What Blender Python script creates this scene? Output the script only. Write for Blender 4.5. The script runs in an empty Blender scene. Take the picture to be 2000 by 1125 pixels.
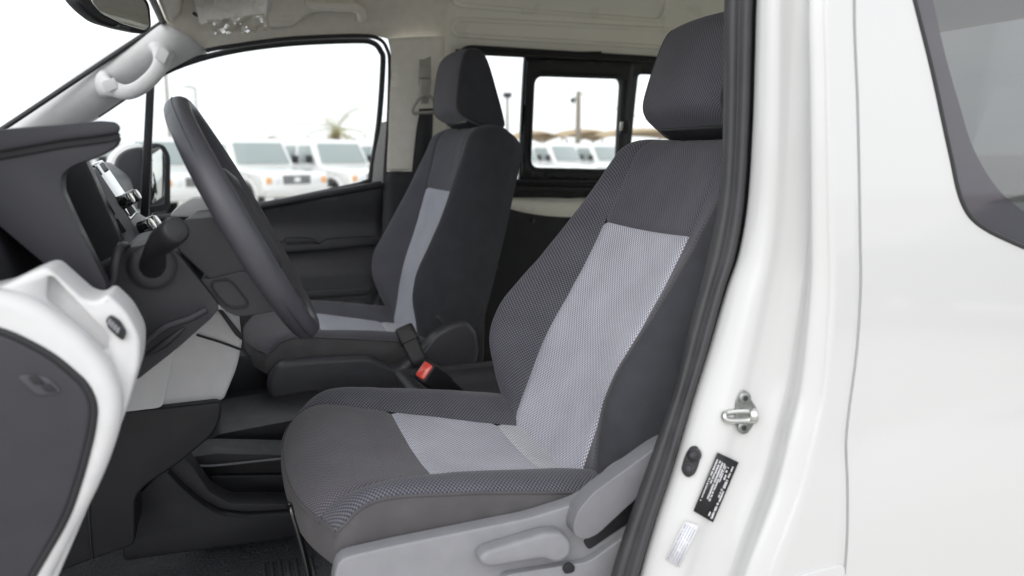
import bpy, math, random
from mathutils import Vector, Matrix, noise
from mathutils.geometry import delaunay_2d_cdt
random.seed(7)
sc = bpy.context.scene
col = sc.collection
R = math.radians

# ------------------------------------------------------------------ camera
F, YAW, PITCH = 1555.0, .345, .167
CAM = Vector((0, -1.24, 1.5))
sy, cy, sp, cp = math.sin(YAW), math.cos(YAW), math.sin(PITCH), math.cos(PITCH)
FW = Vector((sy*cp, cy*cp, -sp)); RT = Vector((cy, -sy, 0)); UP = RT.cross(FW)
cd = bpy.data.cameras.new('camera'); cam = bpy.data.objects.new('camera', cd); col.objects.link(cam)
cd.sensor_width = 36; cd.lens = 36*F/2000; cd.clip_start = .01; cd.clip_end = 3000
cam.matrix_world = Matrix(((RT.x, UP.x, -FW.x, CAM.x), (RT.y, UP.y, -FW.y, CAM.y), (RT.z, UP.z, -FW.z, CAM.z), (0, 0, 0, 1)))
cd.dof.use_dof = True; cd.dof.focus_distance = 1.42; cd.dof.aperture_fstop = 3.4
sc.camera = cam
sc.render.resolution_x, sc.render.resolution_y = 1024, 576

# ------------------------------------------------------------------ sky and sun (bright overcast)
SUN_EL, SUN_AZ = R(36), R(215)          # azimuth measured from +Y towards +X
w = bpy.data.worlds.new('World'); sc.world = w; w.use_nodes = True
nt = w.node_tree; nt.nodes.clear()
sky = nt.nodes.new('ShaderNodeTexSky'); sky.sky_type = 'NISHITA'; sky.sun_disc = False
sky.sun_elevation = SUN_EL; sky.sun_rotation = SUN_AZ; sky.dust_density = 4; sky.air_density = 1.0; sky.ozone_density = 1
hs = nt.nodes.new('ShaderNodeHueSaturation'); hs.inputs['Saturation'].default_value = .22
tc = nt.nodes.new('ShaderNodeTexCoord'); mp = nt.nodes.new('ShaderNodeMapping'); mp.inputs['Scale'].default_value = (1.2, 1.2, 5)
ns = nt.nodes.new('ShaderNodeTexNoise'); ns.inputs['Scale'].default_value = 2.2; ns.inputs['Detail'].default_value = 6
cr_ = nt.nodes.new('ShaderNodeValToRGB'); cr_.color_ramp.elements[0].position = .35; cr_.color_ramp.elements[1].position = .68
cr_.color_ramp.elements[0].color = (1.62, 1.68, 1.76, 1); cr_.color_ramp.elements[1].color = (1.9, 1.88, 1.84, 1)
mx = nt.nodes.new('ShaderNodeMix'); mx.data_type = 'RGBA'; mx.blend_type = 'MULTIPLY'; mx.inputs['Factor'].default_value = 1
bg = nt.nodes.new('ShaderNodeBackground'); bg.inputs['Strength'].default_value = .15
wo = nt.nodes.new('ShaderNodeOutputWorld')
L = nt.links.new
L(tc.outputs['Generated'], mp.inputs['Vector']); L(mp.outputs['Vector'], ns.inputs['Vector']); L(ns.outputs['Fac'], cr_.inputs['Fac'])
vl = nt.nodes.new('ShaderNodeMix'); vl.data_type = 'RGBA'; vl.inputs['Factor'].default_value = .86; vl.inputs[7].default_value = (4.0, 4.05, 4.15, 1)
L(sky.outputs['Color'], hs.inputs['Color']); L(hs.outputs['Color'], vl.inputs[6]); L(vl.outputs[2], mx.inputs[6]); L(cr_.outputs['Color'], mx.inputs[7])
L(mx.outputs[2], bg.inputs['Color']); L(bg.outputs['Background'], wo.inputs['Surface'])
sd = bpy.data.lights.new('sun', 'SUN'); sd.energy = .6; sd.angle = R(35); sd.color = (1, .965, .91)
sun = bpy.data.objects.new('sun', sd); col.objects.link(sun)
sdir = Vector((math.sin(SUN_AZ)*math.cos(SUN_EL), math.cos(SUN_AZ)*math.cos(SUN_EL), math.sin(SUN_EL)))
sun.rotation_euler = sdir.to_track_quat('Z', 'Y').to_euler(); sun.location = sdir*30
vs = sc.view_settings; vs.view_transform = 'Standard'; vs.look = 'None'; vs.exposure = .46; vs.gamma = 1; vs.use_curve_mapping = False
sc.render.engine = 'CYCLES'
cy_ = sc.cycles; cy_.max_bounces = 14; cy_.diffuse_bounces = 9; cy_.transparent_max_bounces = 16

# ------------------------------------------------------------------ materials
def mat(name, colr, rough=.5, metal=0, coat=0, noise_amt=0, noise_scale=40, bump=0, bump_scale=600, spec=.5, sheen=0, bdist=.001):
    m = bpy.data.materials.new(name); m.use_nodes = True
    t = m.node_tree; b = t.nodes['Principled BSDF']
    b.inputs['Base Color'].default_value = (*colr, 1); b.inputs['Roughness'].default_value = rough
    b.inputs['Metallic'].default_value = metal; b.inputs['Coat Weight'].default_value = coat; b.inputs['Coat Roughness'].default_value = .04
    b.inputs['Specular IOR Level'].default_value = spec; b.inputs['Sheen Weight'].default_value = sheen
    tcn = t.nodes.new('ShaderNodeTexCoord')
    if noise_amt:
        n = t.nodes.new('ShaderNodeTexNoise'); n.inputs['Scale'].default_value = noise_scale; n.inputs['Detail'].default_value = 5
        t.links.new(tcn.outputs['Object'], n.inputs['Vector'])
        r = t.nodes.new('ShaderNodeMapRange'); r.inputs['From Min'].default_value = .25; r.inputs['From Max'].default_value = .75
        r.inputs['To Min'].default_value = 1-noise_amt; r.inputs['To Max'].default_value = 1+noise_amt
        t.links.new(n.outputs['Fac'], r.inputs['Value'])
        v = t.nodes.new('ShaderNodeVectorMath'); v.operation = 'SCALE'; v.inputs[0].default_value = colr
        t.links.new(r.outputs['Result'], v.inputs['Scale']); t.links.new(v.outputs['Vector'], b.inputs['Base Color'])
        r2 = t.nodes.new('ShaderNodeMapRange'); r2.inputs['From Min'].default_value = .3; r2.inputs['From Max'].default_value = .7
        r2.inputs['To Min'].default_value = max(.02, rough*.85); r2.inputs['To Max'].default_value = min(1, rough*1.15)
        t.links.new(n.outputs['Fac'], r2.inputs['Value']); t.links.new(r2.outputs['Result'], b.inputs['Roughness'])
    if bump:
        n = t.nodes.new('ShaderNodeTexNoise'); n.inputs['Scale'].default_value = bump_scale; n.inputs['Detail'].default_value = 3
        t.links.new(tcn.outputs['Object'], n.inputs['Vector'])
        bp = t.nodes.new('ShaderNodeBump'); bp.inputs['Strength'].default_value = bump; bp.inputs['Distance'].default_value = bdist
        t.links.new(n.outputs['Fac'], bp.inputs['Height']); t.links.new(bp.outputs['Normal'], b.inputs['Normal'])
    return m

def weave(name, lo, hi, pu, pv, bump=.6, sheen=.15):
    """knitted seat cloth: a diamond lattice of raised nubs, driven by a UV map in metres"""
    m = bpy.data.materials.new(name); m.use_nodes = True
    t = m.node_tree; b = t.nodes['Principled BSDF']; Lk = t.links.new
    uv = t.nodes.new('ShaderNodeUVMap'); sep = t.nodes.new('ShaderNodeSeparateXYZ'); Lk(uv.outputs['UV'], sep.inputs['Vector'])
    def M(op, a, bb):
        n = t.nodes.new('ShaderNodeMath'); n.operation = op
        for i, q in enumerate((a, bb)):
            if q is None: continue
            if isinstance(q, (int, float)): n.inputs[i].default_value = q
            else: Lk(q, n.inputs[i])
        return n.outputs[0]
    a = M('MULTIPLY', sep.outputs['X'], 2*math.pi/pu); c = M('MULTIPLY', sep.outputs['Y'], 2*math.pi/pv)
    s1 = M('SINE', a, None); s2 = M('SINE', c, None)
    f = M('ADD', M('MULTIPLY', M('MULTIPLY', s1, s2), .5), .5)
    nz = t.nodes.new('ShaderNodeTexNoise'); nz.inputs['Scale'].default_value = 900; nz.inputs['Detail'].default_value = 2; Lk(uv.outputs['UV'], nz.inputs['Vector'])
    nb = t.nodes.new('ShaderNodeTexNoise'); nb.inputs['Scale'].default_value = 9; nb.inputs['Detail'].default_value = 3; Lk(uv.outputs['UV'], nb.inputs['Vector'])
    f2 = M('ADD', f, M('MULTIPLY', M('SUBTRACT', nz.outputs['Fac'], .5), .5))
    f2 = M('ADD', f2, M('MULTIPLY', M('SUBTRACT', nb.outputs['Fac'], .5), .35))
    rp = t.nodes.new('ShaderNodeValToRGB'); rp.color_ramp.elements[0].position = .22; rp.color_ramp.elements[1].position = .8
    rp.color_ramp.elements[0].color = (*lo, 1); rp.color_ramp.elements[1].color = (*hi, 1); Lk(f2, rp.inputs['Fac']); Lk(rp.outputs['Color'], b.inputs['Base Color'])
    bp = t.nodes.new('ShaderNodeBump'); bp.inputs['Strength'].default_value = bump; bp.inputs['Distance'].default_value = .0012; Lk(f2, bp.inputs['Height']); Lk(bp.outputs['Normal'], b.inputs['Normal'])
    b.inputs['Roughness'].default_value = .85; b.inputs['Specular IOR Level'].default_value = .25; b.inputs['Sheen Weight'].default_value = sheen; b.inputs['Sheen Roughness'].default_value = .4
    return m

def glass(name, tint, refl=.05, edge=.6):
    m = bpy.data.materials.new(name); m.use_nodes = True; t = m.node_tree; t.nodes.clear()
    o = t.nodes.new('ShaderNodeOutputMaterial'); mxs = t.nodes.new('ShaderNodeMixShader')
    tr = t.nodes.new('ShaderNodeBsdfTransparent'); tr.inputs['Color'].default_value = (*tint, 1)
    gl = t.nodes.new('ShaderNodeBsdfGlossy'); gl.inputs['Roughness'].default_value = .005
    fr = t.nodes.new('ShaderNodeLayerWeight'); fr.inputs['Blend'].default_value = .35
    mr = t.nodes.new('ShaderNodeMapRange'); mr.inputs['To Min'].default_value = refl; mr.inputs['To Max'].default_value = edge
    t.links.new(fr.outputs['Fresnel'], mr.inputs['Value']); t.links.new(mr.outputs['Result'], mxs.inputs[0])
    t.links.new(tr.outputs[0], mxs.inputs[1]); t.links.new(gl.outputs[0], mxs.inputs[2]); t.links.new(mxs.outputs[0], o.inputs['Surface'])
    return m

M_ = {}
M_['cloth_dark'] = weave('dark_cloth', (.026, .0255, .032), (.152, .150, .178), .0064, .0060)
M_['cloth_light'] = weave('light_cloth', (.16, .162, .20), (.67, .675, .76), .0068, .0064, .5)
M_['cloth_lumbar'] = weave('light_ribbed_cloth', (.20, .20, .23), (.72, .72, .76), .0070, .0066, .5)
M_['cloth_front'] = weave('dark_cloth_fine', (.029, .0275, .033), (.170, .162, .184), .0066, .0062, .7)
M_['cloth_side'] = mat('smooth_side_cloth', (.047, .048, .056), .9, sheen=.08, noise_amt=.18, noise_scale=30, bump=.5, bump_scale=1800, spec=.2)
M_['cloth_edge'] = mat('cushion_border_cloth', (.085, .081, .086), .9, sheen=.1, noise_amt=.15, noise_scale=30, bump=.5, bump_scale=1800, spec=.2)
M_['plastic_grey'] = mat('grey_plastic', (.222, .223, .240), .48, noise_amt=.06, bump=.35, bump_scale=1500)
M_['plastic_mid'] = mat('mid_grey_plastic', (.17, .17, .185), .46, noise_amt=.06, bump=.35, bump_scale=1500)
M_['plastic_dgrey'] = mat('dark_grey_plastic', (.032, .032, .039), .48, spec=.4, noise_amt=.08, bump=.4, bump_scale=1500)
M_['plastic_char'] = mat('charcoal_plastic', (.037, .037, .043), .45, spec=.4, noise_amt=.1, bump=.4, bump_scale=1400)
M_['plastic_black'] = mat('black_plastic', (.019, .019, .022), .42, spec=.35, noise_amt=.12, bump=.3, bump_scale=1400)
M_['gloss_black'] = mat('gloss_black', (.008, .008, .009), .08, coat=1)
M_['dash_light'] = mat('light_dash_plastic', (.60, .60, .605), .5, noise_amt=.04, bump=.35, bump_scale=1300)
M_['trim_light'] = mat('light_pillar_trim', (.60, .60, .61), .6, noise_amt=.05, bump=.3, bump_scale=1300)
M_['trim_beige'] = mat('greige_headliner', (.80, .765, .69), .85, noise_amt=.06, bump=.5, bump_scale=1600)
M_['handle_beige'] = mat('greige_plastic', (.80, .775, .70), .5, noise_amt=.04, bump=.2, bump_scale=1300)
M_['cream_metal'] = mat('cream_white_inner_paint', (.86, .84, .76), .3, coat=.6, noise_amt=.04, noise_scale=6)
M_['paint'] = mat('white_body_paint', (.565, .565, .565), .28, coat=1)
M_['rubber'] = mat('black_rubber', (.022, .022, .024), .55, noise_amt=.2, bump=.4, bump_scale=700)
M_['seal'] = mat('door_seal_rubber', (.04, .04, .044), .5, noise_amt=.2, noise_scale=25, bump=.4, bump_scale=900)
M_['chrome'] = mat('bright_steel', (.62, .62, .60), .22, metal=1, noise_amt=.1, noise_scale=120)
M_['zinc'] = mat('dull_zinc_steel', (.30, .31, .30), .32, metal=1, noise_amt=.25, noise_scale=90)
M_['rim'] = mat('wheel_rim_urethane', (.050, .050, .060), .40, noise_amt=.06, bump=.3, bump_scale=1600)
M_['red'] = mat('red_button_plastic', (.62, .065, .045), .3, coat=.3)
M_['mirror'] = mat('mirror_glass', (.62, .63, .62), .01, metal=1)
M_['belt'] = mat('seat_belt_webbing', (.018, .018, .02), .7, bump=.6, bump_scale=900, sheen=.2)
M_['carpet'] = mat('black_carpet', (.03, .03, .033), .95, noise_amt=.35, noise_scale=300, bump=.8, bump_scale=500)
M_['mat_vinyl'] = mat('pebbled_floor_vinyl', (.085, .088, .10), .36, noise_amt=.2, noise_scale=60, bump=1.0, bump_scale=170, bdist=.004)
M_['glass'] = glass('clear_glass', (.95, .975, .965), .012, .35)
M_['tint'] = glass('tinted_glass', (.12, .126, .126), .165, .8)
M_['carglass'] = mat('car_window_glass', (.27, .31, .305), .05, coat=1)  # pale base colour stands in for sky reflected in the panes
M_['film'] = glass('clear_plastic_film', (.93, .93, .91), .05, .5)
M_['frit'] = mat('black_window_border', (.035, .03, .04), .08, coat=1)

# ------------------------------------------------------------------ helpers
def ray(px, py): return FW + RT*((px-1000)/F) + UP*((562.5-py)/F)
def P(px, py, y):                       # pixel of the photograph -> point on the lengthwise plane at y
    d = ray(px, py); return CAM + d*((y-CAM.y)/d.y)
def PX(px, py, x):
    d = ray(px, py); return CAM + d*((x-CAM.x)/d.x)
def PZ(px, py, z):
    d = ray(px, py); return CAM + d*((z-CAM.z)/d.z)
def PS(px, py, yf):                     # ... -> point on the curved side y = yf(z)
    p = P(px, py, 1.3)
    for _ in range(12): p = P(px, py, yf(p.z))
    return p
def pp(pts, y): return [P(a, b, y) for a, b in pts]
def interp(tab, x):
    if x <= tab[0][0]: return tab[0][1]
    for (a, b), (c, d) in zip(tab, tab[1:]):
        if x <= c: return b + (d-b)*(x-a)/(c-a)
    return tab[-1][1]
def sinterp(tab, x):                    # smooth (Catmull-Rom/Hermite) table lookup
    if x <= tab[0][0]: return tab[0][1]
    if x >= tab[-1][0]: return tab[-1][1]
    n = len(tab)
    for i in range(n-1):
        if x <= tab[i+1][0]:
            x0, y0 = tab[i]; x1, y1 = tab[i+1]; h = x1-x0; t = (x-x0)/h
            m0 = (y1-tab[i-1][1])/(x1-tab[i-1][0]) if i else (y1-y0)/h
            m1 = (tab[i+2][1]-y0)/(tab[i+2][0]-x0) if i+2 < n else (y1-y0)/h
            return (2*t**3-3*t*t+1)*y0+(t**3-2*t*t+t)*h*m0+(-2*t**3+3*t*t)*y1+(t**3-t*t)*h*m1
def cr(pts, n=5, closed=False):         # Catmull-Rom through points
    pts = [Vector(p) for p in pts]; N = len(pts); out = []
    rng = range(N if closed else N-1)
    for i in rng:
        p1, p2 = pts[i], pts[(i+1) % N]
        p0 = pts[(i-1) % N] if (closed or i > 0) else p1*2-p2
        p3 = pts[(i+2) % N] if (closed or i+2 < N) else p2*2-p1
        for k in range(n):
            t = k/n
            out.append(.5*((2*p1)+(p2-p0)*t+(2*p0-5*p1+4*p2-p3)*t*t+(3*p1-p0-3*p2+p3)*t**3))
    if not closed: out.append(pts[-1])
    return out
def rnd(pts, r, n=4, closed=True):      # round the corners of a polygon by radius r (2D or 3D)
    pts = [Vector(p) for p in pts]; N = len(pts); out = []
    for i in range(N):
        a, b, c = pts[i-1], pts[i], pts[(i+1) % N]
        la, lc = (a-b).length, (c-b).length
        k = min(r, la*.45, lc*.45)
        s, e = b+(a-b)*(k/la), b+(c-b)*(k/lc)
        for j in range(n+1):
            t = j/n; out.append(s*(1-t)**2+b*(2*t*(1-t))+e*t*t)
    return out

def thing(name, label, cat, loc=(0, 0, 0), group=None):
    o = bpy.data.objects.new(name, None); col.objects.link(o); o.location = loc; o.empty_display_size = .05
    o['label'] = label; o['category'] = cat
    if group: o['group'] = group
    return o
def setp(o, parent):
    if parent is not None:
        o.parent = parent
        if parent.type == 'EMPTY': o.matrix_parent_inverse = Matrix.Translation(-Vector(parent.location))
    return o
def mesh(name, verts, faces, m, parent=None, smooth=True, bevel=0, seg=3, solid=0, off=0, uvs=None, angle=35, sub=0):
    me = bpy.data.meshes.new(name); me.from_pydata([tuple(v) for v in verts], [], faces); me.update()
    o = bpy.data.objects.new(name, me); col.objects.link(o); me.materials.append(M_[m] if isinstance(m, str) else m)
    if uvs:
        l = me.uv_layers.new(name='UVMap')
        for lp in me.loops: l.data[lp.index].uv = uvs[lp.vertex_index]
    if smooth:
        for p in me.polygons: p.use_smooth = True
    if solid:
        s = o.modifiers.new('solid', 'SOLIDIFY'); s.thickness = solid; s.offset = off
    if bevel:
        b = o.modifiers.new('bevel', 'BEVEL'); b.width = bevel; b.segments = seg; b.limit_method = 'ANGLE'; b.angle_limit = R(angle)
    if sub:
        s = o.modifiers.new('sub', 'SUBSURF'); s.levels = s.render_levels = sub
    return setp(o, parent)
def fixn(o):
    import bmesh
    bm = bmesh.new(); bm.from_mesh(o.data); bmesh.ops.recalc_face_normals(bm, faces=bm.faces); bm.to_mesh(o.data); bm.free(); return o
def prism(name, pts, vec, m, parent=None, bevel=.004, seg=3, angle=35):
    """planar outline extruded by vec"""
    n = len(pts); v = [Vector(p) for p in pts]; vec = Vector(vec)
    v += [p+vec for p in v]
    f = [list(range(n)), list(range(2*n-1, n-1, -1))]+[[i, n+i, n+(i+1) % n, (i+1) % n] for i in range(n)]
    return fixn(mesh(name, v, f, m, parent, True, bevel, seg, angle=angle))
def box(name, c, sz, m, parent=None, bevel=.003, rot=None, seg=3):
    c = Vector(c); v = []
    for z in (-.5, .5):
        for x, y in ((-.5, -.5), (.5, -.5), (.5, .5), (-.5, .5)):
            q = Vector((x*sz[0], y*sz[1], z*sz[2]))
            if rot is not None: q = rot @ q
            v.append(c+q)
    f = [[3, 2, 1, 0], [4, 5, 6, 7], [0, 1, 5, 4], [1, 2, 6, 5], [2, 3, 7, 6], [3, 0, 4, 7]]
    return mesh(name, v, f, m, parent, True, bevel, seg)
def frames(path):
    N = len(path); out = []; prev = None
    for i in range(N):
        t = (path[min(i+1, N-1)]-path[max(i-1, 0)]).normalized()
        if prev is None:
            a = Vector((0, 0, 1)) if abs(t.z) < .9 else Vector((1, 0, 0)); u = (a-t*a.dot(t)).normalized()
        else: u = (prev-t*prev.dot(t)).normalized()
        prev = u; out.append((t, u, t.cross(u)))
    return out
def tube(name, path, r, m, parent=None, n=12, sect=None, u0=None, caps=True):
    """round (or sect-shaped) bar along a path; r = radius, list of radii; sect = list of (a,b) outline"""
    path = [Vector(p) for p in path]; fr = frames(path)
    if u0 is not None:
        u0 = Vector(u0); fr = [(t, (u0-t*u0.dot(t)).normalized(), t.cross((u0-t*u0.dot(t)).normalized())) for t, _, _ in fr]
    rs = r if isinstance(r, (list, tuple)) else [r]*len(path)
    if sect is None: sect = [(math.cos(2*math.pi*k/n), math.sin(2*math.pi*k/n)) for k in range(n)]
    n = len(sect); v = []; f = []
    for p, (t, u, b), q in zip(path, fr, rs):
        for a, c in sect: v.append(p+u*(a*q)+b*(c*q))
    for i in range(len(path)-1):
        for k in range(n): f.append([i*n+k, i*n+(k+1) % n, (i+1)*n+(k+1) % n, (i+1)*n+k])
    if caps: f += [list(range(n-1, -1, -1)), list(range((len(path)-1)*n, len(path)*n))]
    return mesh(name, v, f, m, parent, True, bevel=min(rs)*.25 if caps else 0, seg=2, angle=50)
def loft(name, rings, m, parent=None, caps=True, closed_ring=True, bevel=0, sub=0):
    n = len(rings[0]); v = [Vector(p) for r in rings for p in r]; f = []
    for i in range(len(rings)-1):
        for k in range(n if closed_ring else n-1): f.append([i*n+k, i*n+(k+1) % n, (i+1)*n+(k+1) % n, (i+1)*n+k])
    if caps and closed_ring: f += [list(range(n-1, -1, -1)), list(range((len(rings)-1)*n, len(rings)*n))]
    return fixn(mesh(name, v, f, m, parent, True, bevel, sub=sub))
def grid(name, rows, m, parent=None, solid=0, flip=False, off=-1):
    """grid of points with a metric UV map"""
    nr, nc = len(rows), len(rows[0]); mc = nc//2
    v = [p for r in rows for p in r]; uv = []
    V = [[0]*nc]
    for i in range(1, nr): V.append([V[-1][j]+(rows[i][j]-rows[i-1][j]).length for j in range(nc)])
    for i in range(nr):
        U = [0]
        for j in range(1, nc): U.append(U[-1]+(rows[i][j]-rows[i][j-1]).length)
        uv += [(U[j]-U[mc], V[i][mc]*.5+V[i][j]*.5) for j in range(nc)]
    f = [[i*nc+j, i*nc+j+1, (i+1)*nc+j+1, (i+1)*nc+j] for i in range(nr-1) for j in range(nc-1)]
    if flip: f = [q[::-1] for q in f]
    return mesh(name, v, f, m, parent, True, uvs=uv, solid=solid, off=off)
def inside(p, poly):
    x, y = p; c = False; n = len(poly)
    for i in range(n):
        x1, y1 = poly[i]; x2, y2 = poly[i-1]
        if (y1 > y) != (y2 > y) and x < (x2-x1)*(y-y1)/(y2-y1)+x1: c = not c
    return c
def sheet(name, outer, holes, step, fn, m, parent=None, solid=0, off=0, bevel=0):
    """flat outline with holes, filled with a fine triangle grid and bent by fn(a, b) -> point"""
    outer = [tuple(p[:2]) for p in outer]; holes = [[tuple(p[:2]) for p in h] for h in holes]
    vs_, es = [], []
    def dens(lp):
        o = []
        for i in range(len(lp)):
            a, b = Vector(lp[i]), Vector(lp[(i+1) % len(lp)]); n = max(1, int((b-a).length/step))
            o += [a.lerp(b, j/n) for j in range(n)]
        return [tuple(p) for p in o]
    outer = dens(outer); holes = [dens(h) for h in holes]
    for lp in [outer]+holes:
        k = len(vs_); vs_ += [Vector(p) for p in lp]; es += [(k+i, k+(i+1) % len(lp)) for i in range(len(lp))]
    xs = [p[0] for p in outer]; ys = [p[1] for p in outer]
    a = min(xs)+step*.5
    while a < max(xs):
        b = min(ys)+step*.5
        while b < max(ys):
            if inside((a, b), outer) and not any(inside((a, b), h) for h in holes): vs_.append(Vector((a, b)))
            b += step
        a += step
    rv, re, rf, *_ = delaunay_2d_cdt(vs_, es, [], 0, 1e-6)
    f = []
    for q in rf:
        c = sum((rv[i] for i in q), Vector((0, 0)))/len(q)
        if inside(c, outer) and not any(inside(c, h) for h in holes): f.append(list(q))
    return mesh(name, [fn(p.x, p.y) for p in rv], f, m, parent, True, solid=solid, off=off, bevel=bevel)
def struct(o): o['kind'] = 'structure'; return o

# ================================================================== the seats
def with_seams(n0, n1, n, eps=.06):     # parameter samples, denser at both ends (the seams)
    s = [i/n for i in range(n+1)]
    s = sorted(set(s+[eps*.35, eps, 1-eps, 1-eps*.35])); return [n0+(n1-n0)*q for q in s]
def crease(s, dep, wid=.05):            # groove profile at s = 0 and s = 1
    e = min(s, 1-s); return dep*math.exp(-(e/wid)**2)

CUSHB = [(0, 0), (.15, .30), (.35, .72), (.55, .97), (.72, 1.0), (.86, .95), (1, .84)]
BOLSTER = [(0, 0), (.12, .16), (.3, .52), (.5, .86), (.68, 1.0), (.84, .86), (.94, .55), (1, .2)]
def build_seat(name, label, y0, dx, rec, near_b, far_b):
    root = thing(name, label, 'car seat', (.33+dx, y0, .72), 'front seats of the van')
    sr, crr = math.sin(R(rec)), math.cos(R(rec)); piv = Vector((.505+dx, y0, 1.0))
    def B(d, y, t): return piv+Vector((t*sr+d*crr, y, t*crr-d*sr))
    Wt = [(-.05, .235), (.05, .247), (.15, .257), (.3, .254), (.45, .243), (.55, .232), (.62, .22)]
    Bt = [(-.05, 0), (0, .004), (.05, .042), (.11, .078), (.17, .088), (.24, .076), (.33, .056), (.44, .031), (.54, .012), (.62, .004)]
    TOP, RO = .612, .06
    def lumb(t): return -.014*math.exp(-((t-.16)/.12)**2)
    def roll(t):
        k = max(0, (t-(TOP-RO))/RO); return max(.04, math.sqrt(max(0, 1-k*k)))
    def fin(d, y, t):
        s = roll(t); return B(.072+(d-.072)*s, y*(1-.10*(1-s)), t)
    def wrinkle(y, t): return .0022*noise.noise(Vector((y*9+y0*7, t*7, .3)))+.0010*noise.noise(Vector((y*30+y0, t*22, 5)))
    def panel_pt(k, t, dep):
        p = .152; y = -p+2*p*k
        return fin(lumb(t)+.014*(1-(2*k-1)**2)+crease(k, .0055, .03)+dep+wrinkle(y, t), y, t)
    def SE(sgn): return .52 if sgn < 0 else .8
    def bol_pt(sgn, q, t, full=False):
        s = q if full else q*SE(sgn)
        W = sinterp(Wt, t); b = sinterp(Bt, t)*(near_b if sgn < 0 else far_b); y = .152+(W-.152)*s
        return fin(lumb(t)-b*sinterp(BOLSTER, s)+.03*s**5+crease(q if not full else .5, .0055, .06)+wrinkle(y*sgn, t)*1.4, sgn*y, t)
    def side_pt(sgn, s, t):
        W = sinterp(Wt, t); b = sinterp(Bt, t)*(near_b if sgn < 0 else far_b)
        d0 = lumb(t)-b*.2+.03; d1 = .150-.03*max(0, 1-(t+.02)/.1)
        d = d0+(d1-d0)*s; y = W+.010*math.sin(math.pi*min(1, s*1.25))*(1 if s < .8 else 1)-.022*max(0, s-.75)/.25
        return fin(d, sgn*y+wrinkle(d, t), t)
    def wrap_pt(sgn, q, t):             # side cloth: from the seam on the bolster round to the back
        if q < .3: 
            s = SE(sgn)+(1-SE(sgn))*q/.3; return bol_pt(sgn, s, t, True)+(B(1, 0, 0)-piv)*(crease(q, .004, .03) if q < .15 else 0)
        return side_pt(sgn, .04+(q-.3)/.7*.96, t)
    TS, T1 = .415, -.05
    tl = [T1+(TS-T1)*i/60 for i in range(61)]; tl[-2:-1] = [TS-.006, TS-.0025]
    tu = [TS, TS+.0025, TS+.006]+[TS+.012+(TOP-RO-TS-.012)*i/18 for i in range(19)]
    tr = [TOP-RO+RO*math.sin(math.pi/2*i/12) for i in range(1, 13)]
    tu += tr; ta = tl+tu[1:]
    def hs_(t): return .0045*math.exp(-((t-TS)/.004)**2)
    bk = []
    for t in ta:
        a = side_pt(-1, 1, t); b = side_pt(1, 1, t); bk.append([a+(b-a)*(i/16)+(B(1, 0, 0)-piv)*(.012*math.sin(math.pi*i/16)*roll(t)) for i in range(17)])
    back = grid('backrest', bk, 'cloth_side', root, flip=True)
    ks = with_seams(0, 1, 26, .03)
    grid('centre_panel', [[panel_pt(k, t, hs_(t)) for k in ks] for t in tl], 'cloth_light', back)
    grid('shoulder_panel', [[panel_pt(k, t, hs_(t)) for k in ks] for t in tu], 'cloth_dark', back)
    ss = with_seams(0, 1, 18)
    for sgn in (-1, 1):
        grid('bolster', [[bol_pt(sgn, s, t) for s in ss] for t in ta], 'cloth_dark', back, flip=sgn < 0)
        grid('side_panel', [[wrap_pt(sgn, s, t) for s in with_seams(0, 1, 26)] for t in ta], 'cloth_side', back, flip=sgn < 0)
        # piping cord along the outer seam of the bolster
        tube('piping', [bol_pt(sgn, 1, t)+(B(1, 0, 0)-piv)*-.003 for t in ta if t > .0], .0022, 'cloth_edge', back, n=8)
    # hem roll at the foot of the side cloth
        tube('hem', [side_pt(sgn, s, .072-.02*s+.06*max(0, .25-s))+Vector((0, sgn*.003, 0)) for s in [i/12 for i in range(13)]], .006, 'cloth_side', back, n=8)
    # ---- headrest: side outline (d, t) swept across the seat
    prof = [(.004, .612), (-.028, .620), (-.046, .638), (-.055, .68), (-.061, .73), (-.062, .770), (-.054, .792), (-.034, .800), (-.012, .797), (.014, .770), (.052, .71), (.088, .65), (.098, .622), (.072, .610), (.03, .608)]
    prof = [(p.x, p.y) for p in cr([(a, b, 0) for a, b in prof], 5, True)]
    cx_, ct_ = .008, .703; HW = .131
    ys = [-1, -.992, -.975, -.95, -.915, -.87, -.8, -.7, -.55, -.35, 0, .35, .55, .7, .8, .87, .915, .95, .975, .992, 1]
    def hring(k):
        s = (1-abs(k)**20)**(1/2.4)*.09+.91 if abs(k) < 1 else .91
        bow = .012*k*k
        return [B(cx_+(d-cx_)*s+bow, k*HW, ct_+(t-ct_)*s) for d, t in prof]
    rg = [hring(k) for k in ys]
    mid = [[p for p in r]+[r[0]] for r in rg[3:-3]]
    hr = grid('headrest', mid, 'cloth_dark', root, flip=True)
    for rr, c in ((rg[:4], 0), (rg[-4:][::-1], 1)):
        ce = sum(rr[0], Vector())/len(rr[0])
        rings = [[ce+(p-ce)*q+Vector((0, (-.004 if c == 0 else .004)*(1-q), 0)) for p in rr[0]] for q in (.002, .3, .6, .85, .95)]+[list(r) for r in rr]
        grid('headrest_side', [[p for p in r]+[r[0]] for r in rings], 'cloth_side', hr, flip=c == 0)
        tube('headrest_piping', [p+Vector((0, -.0004 if c == 0 else .0004, 0)) for p in rr[-1]]+[rr[-1][0]], .0018, 'cloth_edge', hr, n=6, caps=False)
    prism('headrest_base', [B(d, -.105, t) for d, t in ((.008, .622), (.006, .606), (.072, .600), (.084, .618))], (0, .21, 0), 'plastic_black', hr, .006)
    for q in (-.055, .055):
        tube('headrest_post', [B(.045, q, .56), B(.045, q, .62)], .0065, 'plastic_char', hr)
        tube('post_sleeve', [B(.045, q, .588), B(.045, q, .604)], [.014, .012], 'plastic_black', hr)
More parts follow.
